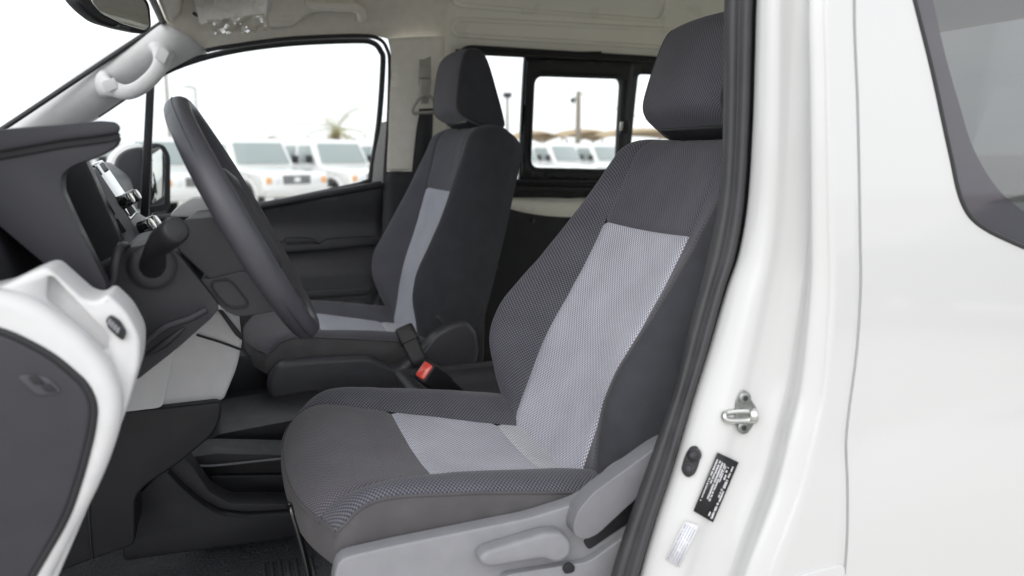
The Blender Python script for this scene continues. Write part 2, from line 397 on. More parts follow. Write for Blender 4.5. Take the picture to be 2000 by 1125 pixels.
    # ---- cushion
    WC = .252
    path = [(.60, .972), (.53, .986), (.461, 1.0), (.36, 1.017), (.267, 1.033), (.19, 1.046), (.135, 1.050), (.098, 1.044), (.074, 1.030), (.064, 1.012), (.062, .99), (.068, .962)]
    pth = cr([(a, 0, b) for a, b in path], 8)
    def pz(x): return None
    def ppan(x): return sinterp([(.06, .212), (.14, .205), (.20, .187), (.267, .168), (.36, .15), (.461, .131), (.6, .12)], x)
    def hb(x): return sinterp([(.06, .0), (.1, .006), (.16, .016), (.27, .026), (.4, .032), (.6, .034)], x)
    def bow(i, y): 
        x = pth[i].x; g = max(0, min(1, (.30-x)/.22)); return .048*g*g*(abs(y)/WC)**2.6
    def cw(x, y): return .0018*noise.noise(Vector((x*8, y*8, 2+y0)))+.0008*noise.noise(Vector((x*28, y*28, 7)))
    def wid(i): return WC-.010*max(0, (i-60))/28
    def cpan(i, k, e=0):
        p = pth[i]; pw = ppan(p.x); y = -pw+2*pw*k
        fr_ = 1 if p.z > 1.04 or i < 48 else max(0, (p.z-1.0)/.04)
        return Vector((p.x+bow(i, y)+dx, y0+y, p.z-.010*(1-(2*k-1)**2)*(1 if i < 40 else 0.4*fr_)-crease(k, .0045, .025)*fr_-e+cw(p.x, y)))
    def cbol(i, sgn, s, e=0):
        p = pth[i]; pw = ppan(p.x); y = pw+(wid(i)-pw)*s
        top = max(0, min(1, (p.z-.97)/.06)) if i > 55 else 1
        return Vector((p.x+bow(i, y)+dx, y0+sgn*y, p.z+(hb(p.x)*sinterp(CUSHB, s)-.006*s**5)*top-crease(s, .0045, .05)*top+cw(p.x, y*sgn)))
    i_mid, i_fr, i_seam = 16, 32, 70
    def e_(i): return .004*(math.exp(-((pth[i].x-.461)/.004)**2)+math.exp(-((pth[i].x-.267)/.004)**2)) if i < 60 else 0
    N = len(pth)
    def crow(i): return [cpan(i, k, e_(i)) for k in ks]
    under = []
    for y in [i/10-.5 for i in range(11)]: under.append([Vector((.62-.5*q+dx, y0+y*2*.24, .955)) for q in (0, .25, .5, .75, 1)])
    cu = grid('cushion', under, 'plastic_black', root)
    grid('seat_panel', [crow(i) for i in range(i_mid, i_fr+1)], 'cloth_light', cu, flip=False)
    grid('rear_panel', [crow(i) for i in range(0, i_mid+1)], 'cloth_lumbar', cu)
    grid('front_panel', [crow(i) for i in range(i_fr, i_seam+1)], 'cloth_front', cu)
    grid('front_border', [[cbol(i, -1, s) for s in ss[::-1]]+crow(i)[1:-1]+[cbol(i, 1, s) for s in ss] for i in range(i_seam, N)], 'cloth_edge', cu)
    for sgn in (-1, 1):
        grid('cushion_bolster', [[cbol(i, sgn, s) for s in ss] for i in range(0, i_seam+1)], 'cloth_dark', cu, flip=sgn < 0)
        rws = []
        for i in range(N):
            a = cbol(i, sgn, 1); zb = .955+.03*max(0, min(1, (pth[i].x-.1)/.4))*0
            rws.append([Vector((a.x+.006*q*q*(1 if i > 60 else 0), a.y+sgn*.009*math.sin(math.pi*min(1, q*1.15)), a.z+(min(a.z, zb)-a.z)*q)) for q in (0, .06, .14, .3, .5, .7, .88, 1)])
        grid('side_border', rws, 'cloth_edge', cu, flip=sgn < 0)
        tube('cushion_piping', [cbol(i, sgn, 1)+Vector((0, sgn*.001, 0)) for i in range(0, i_seam+4, 2)], .0022, 'cloth_edge', cu, n=6)
    tube('front_piping', [cbol(i_seam, -1, s)+Vector((-.0015, 0, 0)) for s in ss[::-1][1:]]+[p+Vector((-.0015, 0, 0)) for p in crow(i_seam)[1:-1]]+[cbol(i_seam, 1, s)+Vector((-.0015, 0, 0)) for s in ss[1:]], .0018, 'cloth_edge', cu, n=6)
    # hidden steel base under the cushion, standing on the floor
    prism('seat_base', [Vector((a+dx, y0-.2, b)) for a, b in ((.16, .74), (.55, .74), (.58, .96), (.14, .96))], (0, .40, 0), 'plastic_black', root, .01)
    return root, B

seat_d, BD = build_seat('front_seat', 'nearest driver seat with grey centre panel, levers on its light grey side trim', 0, 0, 26, .45, 1.0)
seat_p, BP = build_seat('front_seat', 'more upright passenger seat farther away, beside the far door and its hanging belt', 1.0, -.035, 15, .55, .95)

# ---- driver seat outboard plastic: shield, recliner lever, height lever, tracks
def rp(pts, y, r=.01, n=3): return rnd(pp(pts, y), r, n)
sh = prism('side_shield', rp([(655, 1072), (760, 1048), (900, 1020), (1020, 996), (1110, 968), (1158, 940), (1188, 906), (1300, 850), (1420, 800), (1440, 1000), (1400, 1330), (640, 1330), (645, 1120)], -.264, .016), (0, -.028, 0), 'plastic_grey', seat_d, .012, 4)
prism('recliner_lever', rp([(1120, 1028), (1128, 1000), (1160, 962), (1285, 872), (1330, 850), (1330, 900), (1250, 968), (1166, 1046), (1140, 1056), (1122, 1046)], -.318, .01), (0, .03, 0), 'plastic_mid', sh, .008, 4)  # similar grey to the shield; its darker shading is put into the colour
prism('lever_recess_shade', rp([(1140, 1058), (1250, 975), (1400, 870), (1400, 930), (1260, 1000), (1150, 1075)], -.296, .006), (0, .02, 0), 'plastic_black', sh, .003)  # black sheet standing in for the shadow in the recess below the lever
prism('height_lever', rp([(936, 1092), (950, 1078), (1068, 1042), (1100, 1042), (1118, 1062), (1116, 1086), (1092, 1102), (1060, 1092), (960, 1110), (942, 1106)], -.318, .008), (0, .026, 0), 'plastic_grey', sh, .007, 4)
prism('lower_step', rp([(980, 1125), (1060, 1112), (1150, 1098), (1220, 1048), (1420, 930), (1420, 1250), (980, 1250)], -.305, .012), (0, .03, 0), 'plastic_grey', sh, .008, 4)
prism('lever_slot', rp([(1098, 1110), (1112, 1098), (1124, 1106), (1122, 1118), (1104, 1122)], -.3075, .004), (0, .004, 0), 'plastic_black', sh, .001)
prism('base_valance', rp([(640, 1330), (1420, 1330), (1420, 1900), (660, 1900)], -.285, .02), (0, .03, 0), 'plastic_dgrey', seat_d, .01)
tube('slide_bar', cr([P(608, 1190, -.12), P(604, 1130, -.12), P(588, 1060, -.12), P(570, 1000, -.12), P(566, 986, -.10), P(578, 976, -.05), P(600, 970, .05)], 5), .0045, 'gloss_black', seat_d, n=10)

# ---- passenger seat inboard plastic
ps = prism('side_shield', rp([(522, 768), (524, 738), (545, 708), (640, 700), (722, 697), (776, 722), (826, 684), (846, 654), (880, 634), (912, 626), (934, 650), (938, 690), (924, 730), (880, 756), (830, 764), (740, 772), (560, 800), (540, 798)], .70, .016), (0, .045, 0), 'rim', seat_p, .014, 4)  # same grey plastic as the driver's shield, shade put into its colour
prism('rear_shield', rp([(900, 470), (952, 470), (946, 700), (930, 735), (905, 735)], .755, .01), (0, .02, 0), 'plastic_char', seat_p, .006)
prism('base_valance', rp([(540, 790), (830, 764), (880, 750), (900, 960), (560, 980)], .72, .01), (0, .02, 0), 'plastic_black', seat_p, .006)

# ---- belt buckles
def buckle(label, c0, c1, wdir, wid_, thick, red_front):
    """c0 foot, c1 head; wdir = direction across the buckle"""
    ax = (c1-c0).normalized(); w_ = (wdir-ax*wdir.dot(ax)).normalized(); nrm = ax.cross(w_)
    b = thing('seat_belt_buckle', label, 'buckle', c0, 'seat belt buckles')
    Lc = (c1-c0).length
    def ring(a, s, e=0): return [c0+ax*(Lc*a)+w_*(p[0]*wid_*.5*s)+nrm*(p[1]*thick*.5*s+e) for p in sq]
    sq = [(p.x, p.y) for p in rnd([(-1, -1, 0), (1, -1, 0), (1, 1, 0), (-1, 1, 0)], .35, 4)]
    loft('housing', [ring(.42, 1), ring(.45, 1.05), ring(.9, 1.03), ring(.97, .98), ring(1, .90)], 'plastic_black', b)
    loft('strap_cover', [ring(-.5, .82), ring(-.1, .86), ring(.3, .93), ring(.40, .95), ring(.42, .98)], 'plastic_black', b)
    loft('release_button', [ring(.985, .74), ring(1.006, .74), ring(1.018, .66)], 'red', b)
    loft('seam', [ring(.425, 1.0), ring(.43, 1.012), ring(.435, 1.012), ring(.44, 1.0)], 'plastic_grey', b, caps=False)
    return b
buckle('black buckle with bright red button, in front between driver seat and console tray', P(884, 768, .37), P(829, 724, .26), Vector((.62, .1, .78)), .046, .030, True)
buckle('black buckle standing upright against the far passenger seat cushion', P(812, 692, .655), P(789, 640, .70), Vector((.9, -.3, .12)), .046, .034, False)

# ---- tray between the seats
tr = thing('console_tray', 'low dark storage tray between the two seats, behind the red buckle', 'tray', (.48, .45, .74))
tz = P(940, 745, .45).z
def tq(x, y, z): return Vector((x, y, z))
x0, x1, ya, yb = .36, .70, .30, .62
outer = rnd([(x0, ya, 0), (x1, ya, 0), (x1, yb, 0), (x0, yb, 0)], .03, 4); inner = rnd([(x0+.03, ya+.03, 0), (x1-.035, ya+.03, 0), (x1-.035, yb-.03, 0), (x0+.03, yb-.03, 0)], .025, 4)
rings = [[Vector((p.x, p.y, .74)) for p in outer], [Vector((p.x, p.y, tz-.006)) for p in outer], [Vector((p.x*.99+.0053, p.y*.99+.0046, tz)) for p in outer], [Vector((p.x, p.y, tz)) for p in inner], [Vector((p.x, p.y, tz-.008)) for p in inner], [Vector((p.x*.95+.026, p.y*.95+.023, tz-.055)) for p in inner]]
loft('tray_bin', rings, 'plastic_char', tr)

# ================================================================== the van: near door post and sliding door
van = thing('van_body', 'glossy white van body with open front doorway, door post and far side wall', 'van', (.5, .5, .55))
YO = [(.4, -.43), (.7, -.456), (.9, -.467), (1.05, -.470), (1.2, -.466), (1.35, -.461), (1.5, -.456), (1.7, -.448), (2.0, -.428)]
def yo(z): return sinterp(YO, z)
def sho(x, z):
    zc = 1.128+.11*(x-.75); d = z-zc; g = max(0, min(1, (x-.68)/.10)); g = g*g*(3-2*g)
    return g*(.0055*math.exp(-d/.12) if d > 0 else .0055*max(0, 1+d/.14)**2)
def yo2(x, z): return yo(z)+sho(x, z)
def curve_x(pts, yf):                    # traced pixels -> x as a function of z on a known surface
    t = sorted((p.z, p.x) for p in (PS(a, b, yf) for a, b in pts)); return t
S0 = curve_x([(1417, 0), (1415, 200), (1412, 325), (1405, 400), (1385, 500), (1370, 562), (1345, 652), (1320, 762), (1285, 862), (1240, 987), (1195, 1125)], lambda z: -.335)
S1 = curve_x([(1470, 0), (1467, 100), (1462, 250), (1452, 400), (1435, 500), (1415, 562), (1380, 687), (1345, 802), (1310, 922), (1280, 1012), (1247, 1125)], lambda z: -.352)
S2 = curve_x([(1607, 0), (1610, 150), (1612, 300), (1615, 450), (1617, 562), (1612, 662), (1602, 772), (1584, 852), (1570, 912), (1556, 965), (1532, 1030), (1500, 1112)], lambda z: yo(z)+.004)
S3 = curve_x([(1670, 0), (1677, 225), (1682, 485), (1683, 562), (1676, 687), (1662, 802), (1657, 862), (1658, 942), (1653, 1092)], yo)
for T in (S0, S1, S2):                   # carry the lines on below and above the photograph's edges
    (za, xa), (zb, xb) = T[0], T[1]; s = (xb-xa)/(zb-za)
    T.insert(0, (za-.18, xa-s*.14)); T.insert(0, (za-.45, xa-s*.20))
for T in (S0, S1, S2, S3):
    z_, x_ = T[-1]; T.append((1.85, x_+.003)); T.append((2.0, x_+.0))
S3.insert(0, (.4, S3[0][1]))
ZS = [.52+i*.0125 for i in range(120)]
KP = [(0, .010), (.03, .004), (.07, 0), (.16, -.003), (.28, -.002), (.36, .004), (.44, .016), (.56, .026), (.70, .029), (.76, .022), (.80, .003), (.84, -.006), (.90, -.007), (.95, -.004), (1, .0)]
def jamb(k, z):
    a = Vector((sinterp(S1, z), -.352, z)); b = Vector((sinterp(S2, z), yo(z)+.004, z)); d = b-a
    n = Vector((d.y, -d.x, 0)).normalized()          # points out of the doorway, forward
    if n.x > 0: n = -n
    return a+d*k-n*sinterp(KP, k)
def jn(k, z):
    u = jamb(min(k+.02, 1), z)-jamb(max(k-.02, 0), z); v = jamb(k, z+.01)-jamb(k, z-.01); n = u.cross(v).normalized()
    return n if n.x < 0 else -n
ks_ = [i/48 for i in range(49)]
post = grid('door_post', [[jamb(k, z) for k in ks_] for z in ZS], 'paint', van)
# outer skin of the post, rolled in at the sliding-door gap
sk = []
for z in ZS:
    xa, xb = sinterp(S2, z), sinterp(S3, z)-.0010
    row = [Vector((xa, yo(z)+.004, z)), Vector((xa+.0015, yo(z)+.0012, z)), Vector((xa+.004, yo(z), z))]
    row += [Vector((xa+.004+(xb-xa-.007)*i/6, yo2(xa+.004+(xb-xa-.007)*i/6, z), z)) for i in range(1, 7)]
    row += [Vector((xb-.001, yo2(xb, z)+.0008, z)), Vector((xb, yo2(xb, z)+.003, z)), Vector((xb, yo2(xb, z)+.02, z))]
    sk.append(row)
grid('post_skin', sk, 'paint', van)
grid('shut_line_backing', [[Vector((sinterp(S3, z)+e, yo2(sinterp(S3, z), z)+.010, z)) for e in (-.03, 0, .04)] for z in ZS], 'paint', van)  # strip in body colour added behind the gap to lighten its dark line
# inner side of the post (dark trim) behind the seal, so the post is solid
grid('post_trim', [[Vector((sinterp(S0, z)+.012, -.325, z)), Vector((sinterp(S0, z)+.06, -.315, z)), Vector((sinterp(S0, z)+.22, -.33, z)), Vector((sinterp(S3, z)+.08, -.36, z))] for z in ZS], 'plastic_char', van, solid=.006)
# double-lipped rubber seal
lip = []
for k, off in ((0, .0), (.10, .009), (.22, .012), (.36, .011), (.46, .004), (.54, .004), (.64, .010), (.78, .011), (.90, .008), (1, 0)):
    lip.append((k, off))
sr_ = []
for z in ZS:
    a = Vector((sinterp(S0, z), -.335, z)); b = Vector((sinterp(S1, z)+.001, -.352, z)); d = b-a; n = Vector((d.y, -d.x, 0)).normalized()
    if n.y > 0: n = -n
    sr_.append([a+Vector((.012, .02, 0))]+[a+d*k+n*o_ for k, o_ in lip]+[b+Vector((.004, .012, 0))])
grid('door_seal', sr_, 'seal', van)
# ---- sliding door with tinted window
sl = [(sinterp(S3, z)+.0010, z) for z in ZS]
XR = 2.35
outer = sl+[(XR, ZS[-1]), (XR, ZS[0])]
wpx = [(1786, 0), (1820, 135), (1845, 250), (1860, 318), (1870, 365), (1882, 400), (1900, 427), (1935, 452), (2000, 482)]
ipx = [(1825, 0), (1850, 110), (1880, 215), (1900, 280), (1925, 330), (1957, 375), (2000, 412)]
def w2(pts): return [(p.x, p.z) for p in (PS(a, b, yo) for a, b in pts)]
wl = [(p.x, p.y) for p in cr([(a, b, 0) for a, b in w2(wpx)], 4)]; il = [(p.x, p.y) for p in cr([(a, b, 0) for a, b in w2(ipx)], 4)]
wo_ = [(wl[0][0]-.035, 1.84), (wl[0][0]-.02, 1.80)]+wl+[(1.25, wl[-1][1]-.018), (2.05, wl[-1][1]-.022), (2.10, wl[-1][1]+.02), (2.08, 1.84)]
wi_ = [(il[0][0]-.035, 1.80), (il[0][0]-.025, 1.77)]+il+[(1.25, il[-1][1]-.014), (2.02, il[-1][1]-.016), (2.05, il[-1][1]+.03), (2.03, 1.80)]
sd_ = thing('sliding_door', 'white sliding side door with large tinted window at right', 'van door', (1.5, -.44, .6))
sheet('door_skin', outer, [wo_], .016, lambda x, z: Vector((x, yo2(x, z), z)), 'paint', sd_)
grid('door_edge', [[Vector((x, yo2(x, z)+.0005, z)), Vector((x-.0006, yo2(x, z)+.004, z)), Vector((x, yo2(x, z)+.03, z))] for x, z in sl], 'paint', sd_)
tube('window_rubber', [Vector((x, yo(z)+.001, z)) for x, z in wo_]+[Vector((wo_[0][0], yo(wo_[0][1])+.001, wo_[0][1]))], .0035, 'rubber', sd_, n=8)
win = sheet('window_glass', wo_, [], .06, lambda x, z: Vector((x, yo(z)+.0035, z)), 'tint', sd_)
sheet('window_border', wo_, [wi_], .06, lambda x, z: Vector((x, yo(z)+.0022, z)), 'frit', win)
sheet('inner_trim', [(.80, .55), (XR, .55), (XR, ZS[-1]), (.80, ZS[-1])], [wi_], .09, lambda x, z: Vector((x, yo(z)+.06, z)), 'cream_metal', sd_)
# sill cover corner below the post
sill_px = [(1500, 1142), (1560, 1126), (1640, 1104), (1650, 1106), (1652, 1125), (1652, 1500), (1440, 1500)]
prism('sill_cover', rnd([PS(a, b, lambda z: yo(z)-.004) for a, b in sill_px], .006, 3), (0, .05, 0), 'paint', van, .004)

# ---- things fixed to the door post
def jfind(px, py):
    best = None
    for i in range(101):
        for z in ZS:
            p = jamb(i/100, z)-CAM; d = p.dot(FW); e = (1000+F*p.dot(RT)/d-px)**2+(562.5-F*p.dot(UP)/d-py)**2
            if best is None or e < best[0]: best = (e, i/100, z)
    return best[1], best[2]
def jplane(px, py):
    k, z = jfind(px, py); return jamb(k, z), jn(k, z)
def onpl(px, py, c, n):
    d = ray(px, py); return CAM+d*((c-CAM).dot(n)/d.dot(n))
def decal(name, pts, c, n, lift, th, m, parent, r=.003, bevel=.001):
    return prism(name, rnd([onpl(a, b, c, n)+n*lift for a, b in pts], r, 3), n*th, m, parent, bevel)
c, n = jplane(1450, 805)
stk = thing('door_striker', 'shiny steel door striker loop bolted to the white post', 'door striker', c+n*.002)
decal('plate', [(1440, 770), (1446, 760), (1456, 762), (1464, 780), (1475, 796), (1476, 812), (1466, 832), (1455, 846), (1444, 846), (1436, 832), (1432, 808), (1434, 784)], c, n, .002, .003, 'zinc', stk, .006)
for a, b in ((1450, 775), (1447, 832)):
    q = onpl(a, b, c, n)+n*.005
    tube('bolt', [q, q+n*.0035], .0085, 'zinc', stk, n=16); tube('bolt_socket', [q+n*.003, q+n*.0042], .0042, 'rubber', stk, n=6)
q = onpl(1466, 803, c, n)+n*.004
fwd = Vector((-.97, .20, 0)).normalized()
lp = [q, q+fwd*.012+Vector((0, 0, .002)), q+fwd*.034+Vector((0, 0, .001)), q+fwd*.041+Vector((0, -.004, -.002)), q+fwd*.037+Vector((0, -.006, -.008)), q+fwd*.012+Vector((0, -.004, -.010)), q+Vector((.0, -.004, -.010))]
tube('loop', cr(lp, 5), .0042, 'chrome', stk, n=10)
tube('loop_root', [q+Vector((.002, -.002, -.004))-fwd*.001, q+Vector((0, -.002, -.004))+fwd*.007], [.012, .0085], 'chrome', stk, n=14)
c, n = jplane(1352, 900)
swt = thing('door_switch', 'black rubber two-button door switch on the white post', 'door switch', c)
decal('rubber_base', [(1340, 886), (1350, 871), (1362, 870), (1369, 882), (1367, 903), (1359, 924), (1347, 933), (1336, 927), (1333, 908)], c, n, 0, .005, 'rubber', swt, .008, .002)
for a, b, hh in ((1358, 887, .014), (1347, 915, .006)):
    q = onpl(a, b, c, n)+n*.004; tube('collar', [q, q+n*.003], [.0105, .009], 'rubber', swt, n=16); tube('plunger', [q, q+n*(hh*.7), q+n*hh], [.0065, .006, .003], 'plastic_char', swt, n=14)
M_['label_black'] = mat('label_black_print', (.012, .012, .014), .35); M_['label_white'] = mat('label_white_print', (.68, .68, .70), .5); M_['label_ink'] = mat('label_grey_ink', (.22, .24, .34), .5)
def sticker(name, label, quad, base, ink, lines, seed):
    """quad px: top-left, top-right, bottom-right, bottom-left of the plate as read along its long side"""
    c, n = jplane(sum(p[0] for p in quad)/4, sum(p[1] for p in quad)/4)
    A, Bq, Cq, D = [onpl(a, b, c, n)+n*.0035 for a, b in quad]
    st = thing(name, label, 'sticker', c)
    prism('backing', [A, Bq, Cq, D], n*.0006, base, st, 0)
    rr = random.Random(seed); v = []; f = []
    for (u, a0, a1, h) in lines:                      # rows of small blurred glyph blocks
        s = a0
        while s < a1:
            l = rr.uniform(.008, .016); g = rr.uniform(.003, .006)
            if rr.random() < .88:
                for aa, uu in ((s, u-h/2), (s+l, u-h/2*rr.uniform(.7, 1)), (s+l, u+h/2), (s, u+h/2*rr.uniform(.6, 1))):
                    v.append(A.lerp(D, aa).lerp(Bq.lerp(Cq, aa), uu)+n*.0009)
                k = len(v); f.append([k-4, k-3, k-2, k-1])
            s += l+g
    mesh('print', v, f, ink, st, False)
    return st
sticker('data_plate', 'black data plate with rows of tiny white print', [(1399, 882), (1440, 901), (1390, 1018), (1352, 996)], 'label_black', 'label_white',
        [(.10, .10, .36, .07), (.10, .38, .52, .06), (.10, .54, .80, .05), (.24, .10, .30, .08), (.22, .32, .48, .06), (.36, .11, .72, .08), (.47, .11, .74, .07), (.55, .14, .40, .06), (.66, .14, .22, .08), (.70, .26, .33, .09), (.84, .10, .28, .07), (.84, .32, .44, .12), (.78, .48, .62, .07), (.88, .50, .70, .08), (.86, .70, .96, .10), (.70, .88, .93, .08)], 3)
sticker('tyre_label', 'pale white sticker with faint grey print, below the black plate', [(1338, 1016), (1366, 1026), (1326, 1106), (1300, 1090)], 'label_white', 'label_ink',
        [(.15, .06, .95, .07), (.32, .04, .9, .06), (.5, .06, .62, .06), (.5, .7, .95, .06), (.68, .05, .93, .06), (.85, .1, .95, .06)], 5)

# ================================================================== far side of the van
YF = [(.5, 1.32), (.8, 1.35), (1.1, 1.378), (1.3, 1.385), (1.45, 1.375), (1.6, 1.352), (1.75, 1.322), (1.85, 1.295), (1.92, 1.268), (1.98, 1.228), (2.03, 1.16)]
def yf(z): return sinterp(YF, z)
def fw2(pts, o=0): return [(p.x, p.z) for p in (PS(a, b, lambda z: yf(z)+o) for a, b in pts)]
def far(o): return lambda x, z: Vector((x, yf(z)+o, z))
def rnd2(pts, r, n=4): return [(p.x, p.y) for p in rnd([(a, b, 0) for a, b in pts], r, n)]
# headliner: curved from rail to rail
prof = [(yf(z), z) for z in (1.86, 1.88, 1.90, 1.92, 1.94, 1.96, 1.98, 2.0, 2.02, 2.03)]+[(1.10, 2.05), (1.0, 2.065), (.8, 2.085), (.5, 2.095)]
prof = prof+[(1.0-a, b) for a, b in prof[-2::-1]]
top_seal = [(318, 45), (345, 112), (402, 98), (440, 89), (500, 79), (560, 72), (625, 68), (690, 66), (735, 70), (757, 76), (868, 71)]
hl = thing('headliner', 'greige cloth headliner curving down over the far front door', 'headliner', (.3, .5, 2.09))
ed = fw2(top_seal)
tt = ed+[(ed[-1][0]+.006, 2.02), (-.155, 2.02)]
sheet('side_rail', tt, [], .02, lambda x, z: Vector((x, yf(z), z)), 'trim_beige', hl)
pr2 = [(yf(2.02), 2.02)]+[q for q in prof if q[1] > 2.021 and q[0] > .5]+[(.5, 2.095)]+[(1-a, b) for a, b in prof[::-1] if b > 2.021 and a > .5 and False]
pr2 += [(1-a, b) for a, b in pr2[-2::-1]]+[(-.262, 1.95), (-.29, 1.88)]
grid('ceiling', [[Vector((x, a, b)) for a, b in pr2] for x in (-.155, 0, .3, .5, .725)], 'trim_beige', hl, solid=.02, off=1)
# cream painted metal roof behind
prr = [(a, b+.012) for a, b in pr2]
grid('roof_panel', [[Vector((x, a, b)) for a, b in prr] for x in (.72, 1.2, 1.8, 2.4)], 'cream_metal', van, solid=.02, off=1)
for x in (1.05, 1.45, 1.85):
    loft('roof_rib', [[Vector((x+u, a, b+v)) for u, v in ((-.03, .0), (-.022, -.012), (.022, -.012), (.03, .0))] for a, b in prr[:-2]], 'cream_metal', van, caps=False, closed_ring=False)
# header moulding and front end above the windscreen
TPX = PS(318, 45, yf); WB = P(5, 255, 1.30)                      # windscreen corner and a point lower on the pillar
wdir = Vector((WB.x-TPX.x, 0, WB.z-TPX.z)).normalized()
BOT = TPX+wdir*1.05
wn = Vector((wdir.z, 0, -wdir.x)); wn = wn if wn.x < 0 else -wn
ws = thing('windscreen', 'large clear raked windscreen at upper left', 'windscreen', (BOT.x, .5, BOT.z))
grid('windscreen_glass', [[Vector((TPX.x, y, TPX.z))+wdir*s for s in (0, .3, .7, 1.05)] for y in (-.24, .1, .5, .9, 1.24)], 'glass', ws)
tube('pillar_seal', [Vector((TPX.x, TPX.y-.012, TPX.z))+wdir*s for s in (-.01, .3, .7, 1.05)], .007, 'rubber', ws, n=8)
tube('header_seal', [Vector((TPX.x, y, TPX.z+.002)) for y in (-.24, .3, .8, TPX.y-.012)], .009, 'rubber', ws, n=8)
grid('header_trim', [[Vector((TPX.x+.016, y, TPX.z+.016)), Vector((TPX.x+.024, y, TPX.z+.012)), Vector((TPX.x+.04, y, TPX.z+.03)), Vector((-.05, y, 2.06))] for y in (-.26, .2, .6, 1.0, 1.2, TPX.y-.005)], 'trim_beige', hl, solid=.01)
# front pillars
def pillar(side):
    o = lambda v: v if side else Vector((v.x, 1.0-v.y, v.z))
    up = [(-60, 312), (60, 216), (160, 142), (270, 72), (306, 50), (320, 46)]
    lo = [(60, 300), (120, 266), (190, 224), (262, 176), (340, 128), (402, 97)]
    ua = cr([PS(a, b, lambda z: yf(z)-.012) for a, b in up], 4); lb = cr([PS(a, b, yf) for a, b in lo], 4)
    rows = []
    for i in range(len(ua)):
        a, b = ua[i], lb[i]; rr_ = []
        for k in range(9):
            t = k/8; p = a.lerp(b, t); rr_.append(o(p+Vector((0, -.034*math.sin(math.pi*t)**.8, .006*math.sin(math.pi*t)))))
        rr_.append(o(b+Vector((0, .03, -.004)))); rr_.insert(0, o(a+Vector((.004, .03, -.004)))); rows.append(rr_)
    ext = [q+Vector((wdir.x, 0, wdir.z))*.6 for q in rows[0]]
    return grid('front_pillar', [ext]+rows, 'trim_light', van, flip=bool(side), solid=.004)
pillar(True); pillar(False)
# B-pillar trim with belt slot
bt = fw2([(757, 76), (868, 71), (869, 332), (754, 334), (757, 240), (763, 150), (763, 105)], -.010)
sheet('pillar_trim', bt, [], .025, lambda x, z: Vector((x, yf(z)-.012-.014*math.sin(math.pi*max(0, min(1, (x-.50)/.19))), z)), 'handle_beige', van, solid=.004)
sheet('lower_pillar_trim', fw2([(753, 335), (870, 333), (880, 760), (700, 760), (740, 600)], -.012), [], .04, lambda x, z: Vector((x, yf(z)-.016, z)), 'plastic_char', van, solid=.006)
tube('door_opening_seal', cr([PS(a, b, lambda z: yf(z)-.010) for a, b in ((402, 99), (440, 92), (560, 76), (690, 70), (738, 75), (756, 96), (761, 130), (758, 240), (752, 340), (749, 470), (735, 560), (715, 610))], 6), .006, 'rubber', van, n=8)
# rear side wall, cream paint, with window opening
zt = PS(1000, 92, yf).z; zb = PS(1030, 382, yf).z; xl = PS(880, 200, yf).x
wfo = rnd2([(xl, zb), (1.95, zb-.02), (1.95, zt-.015), (xl+.01, zt)], .06, 6)
sheet('rear_side_wall', [(.66, .5), (2.4, .5), (2.4, 2.06), (.66, 2.06)], [wfo], .05, far(.004), 'cream_metal', van)
rw = thing('sliding_side_window', 'black framed sliding window in the far rear wall', 'window', (1.3, 1.37, zb))
h1 = rnd2(fw2([(900, 101), (1026, 104), (1018, 250), (1015, 352), (890, 350)], -.01), .012)
h2 = rnd2(fw2([(1041, 146), (1216, 152), (1206, 334), (1033, 330)], -.02), .035, 6)
h3 = rnd2(fw2([(1246, 144), (1420, 150), (1420, 334), (1228, 334)], -.01), .012)
sheet('window_frame', rnd2([(a, b) for a, b in wfo], .001, 1), [h1, h2, h3], .05, far(-.004), 'plastic_black', rw, solid=.02)
slf = sheet('slider_frame', rnd2(fw2([(1029, 116), (1236, 122), (1221, 350), (1019, 346)], -.02), .015), [h2], .03, far(-.022), 'plastic_black', rw, solid=.014)
tube('slider_rubber', [Vector((x, yf(z)-.026, z)) for x, z in h2]+[Vector((h2[0][0], yf(h2[0][1])-.026, h2[0][1]))], .006, 'rubber', slf, n=8)
tube('upper_track', [PS(a, b, lambda z: yf(z)-.02) for a, b in ((890, 101), (1030, 108), (1240, 118), (1420, 128))], .008, 'plastic_black', rw, n=8)
tube('lower_track', [PS(a, b, lambda z: yf(z)-.026) for a, b in ((905, 350), (1020, 353), (1150, 354), (1230, 352), (1420, 350))], .005, 'plastic_dgrey', rw, n=8)
tube('lower_sill_rubber', [PS(a, b, lambda z: yf(z)-.018) for a, b in ((905, 366), (1020, 368), (1150, 370), (1420, 366))], .012, 'plastic_black', rw, n=8)
prism('slider_latch', rnd([PS(a, b, lambda z: yf(z)-.03) for a, b in ((1211, 237), (1226, 235), (1224, 262), (1209, 262))], .003, 2), (0, -.014, 0), 'plastic_black', slf, .003)
prism('latch_pull', rnd([PS(a, b, lambda z: yf(z)-.045) for a, b in ((1211, 238), (1216, 238), (1214, 255), (1209, 255))], .002, 2), (0, -.006, 0), 'chrome', slf, .001)
sheet('rear_glass', wfo, [], .1, far(.012), 'glass', rw)
# pressed panels over the rear window
def press(pts, o, r, m='cream_metal', name='pressed_panel'):
    q = rnd2(fw2(pts, -.01), r, 5)
    return tube(name, [Vector((x, yf(z)+o, z)) for x, z in q]+[Vector((q[0][0], yf(q[0][1])+o, q[0][1]))], .008, m, van, n=10, caps=False)
press([(884, 8), (1300, 40), (1300, -60), (884, -60)], .002, .04); press([(884, 66), (960, 72), (1300, 92), (1420, 96), (1420, 62), (1300, 56), (980, 40), (890, 36)], .003, .03)
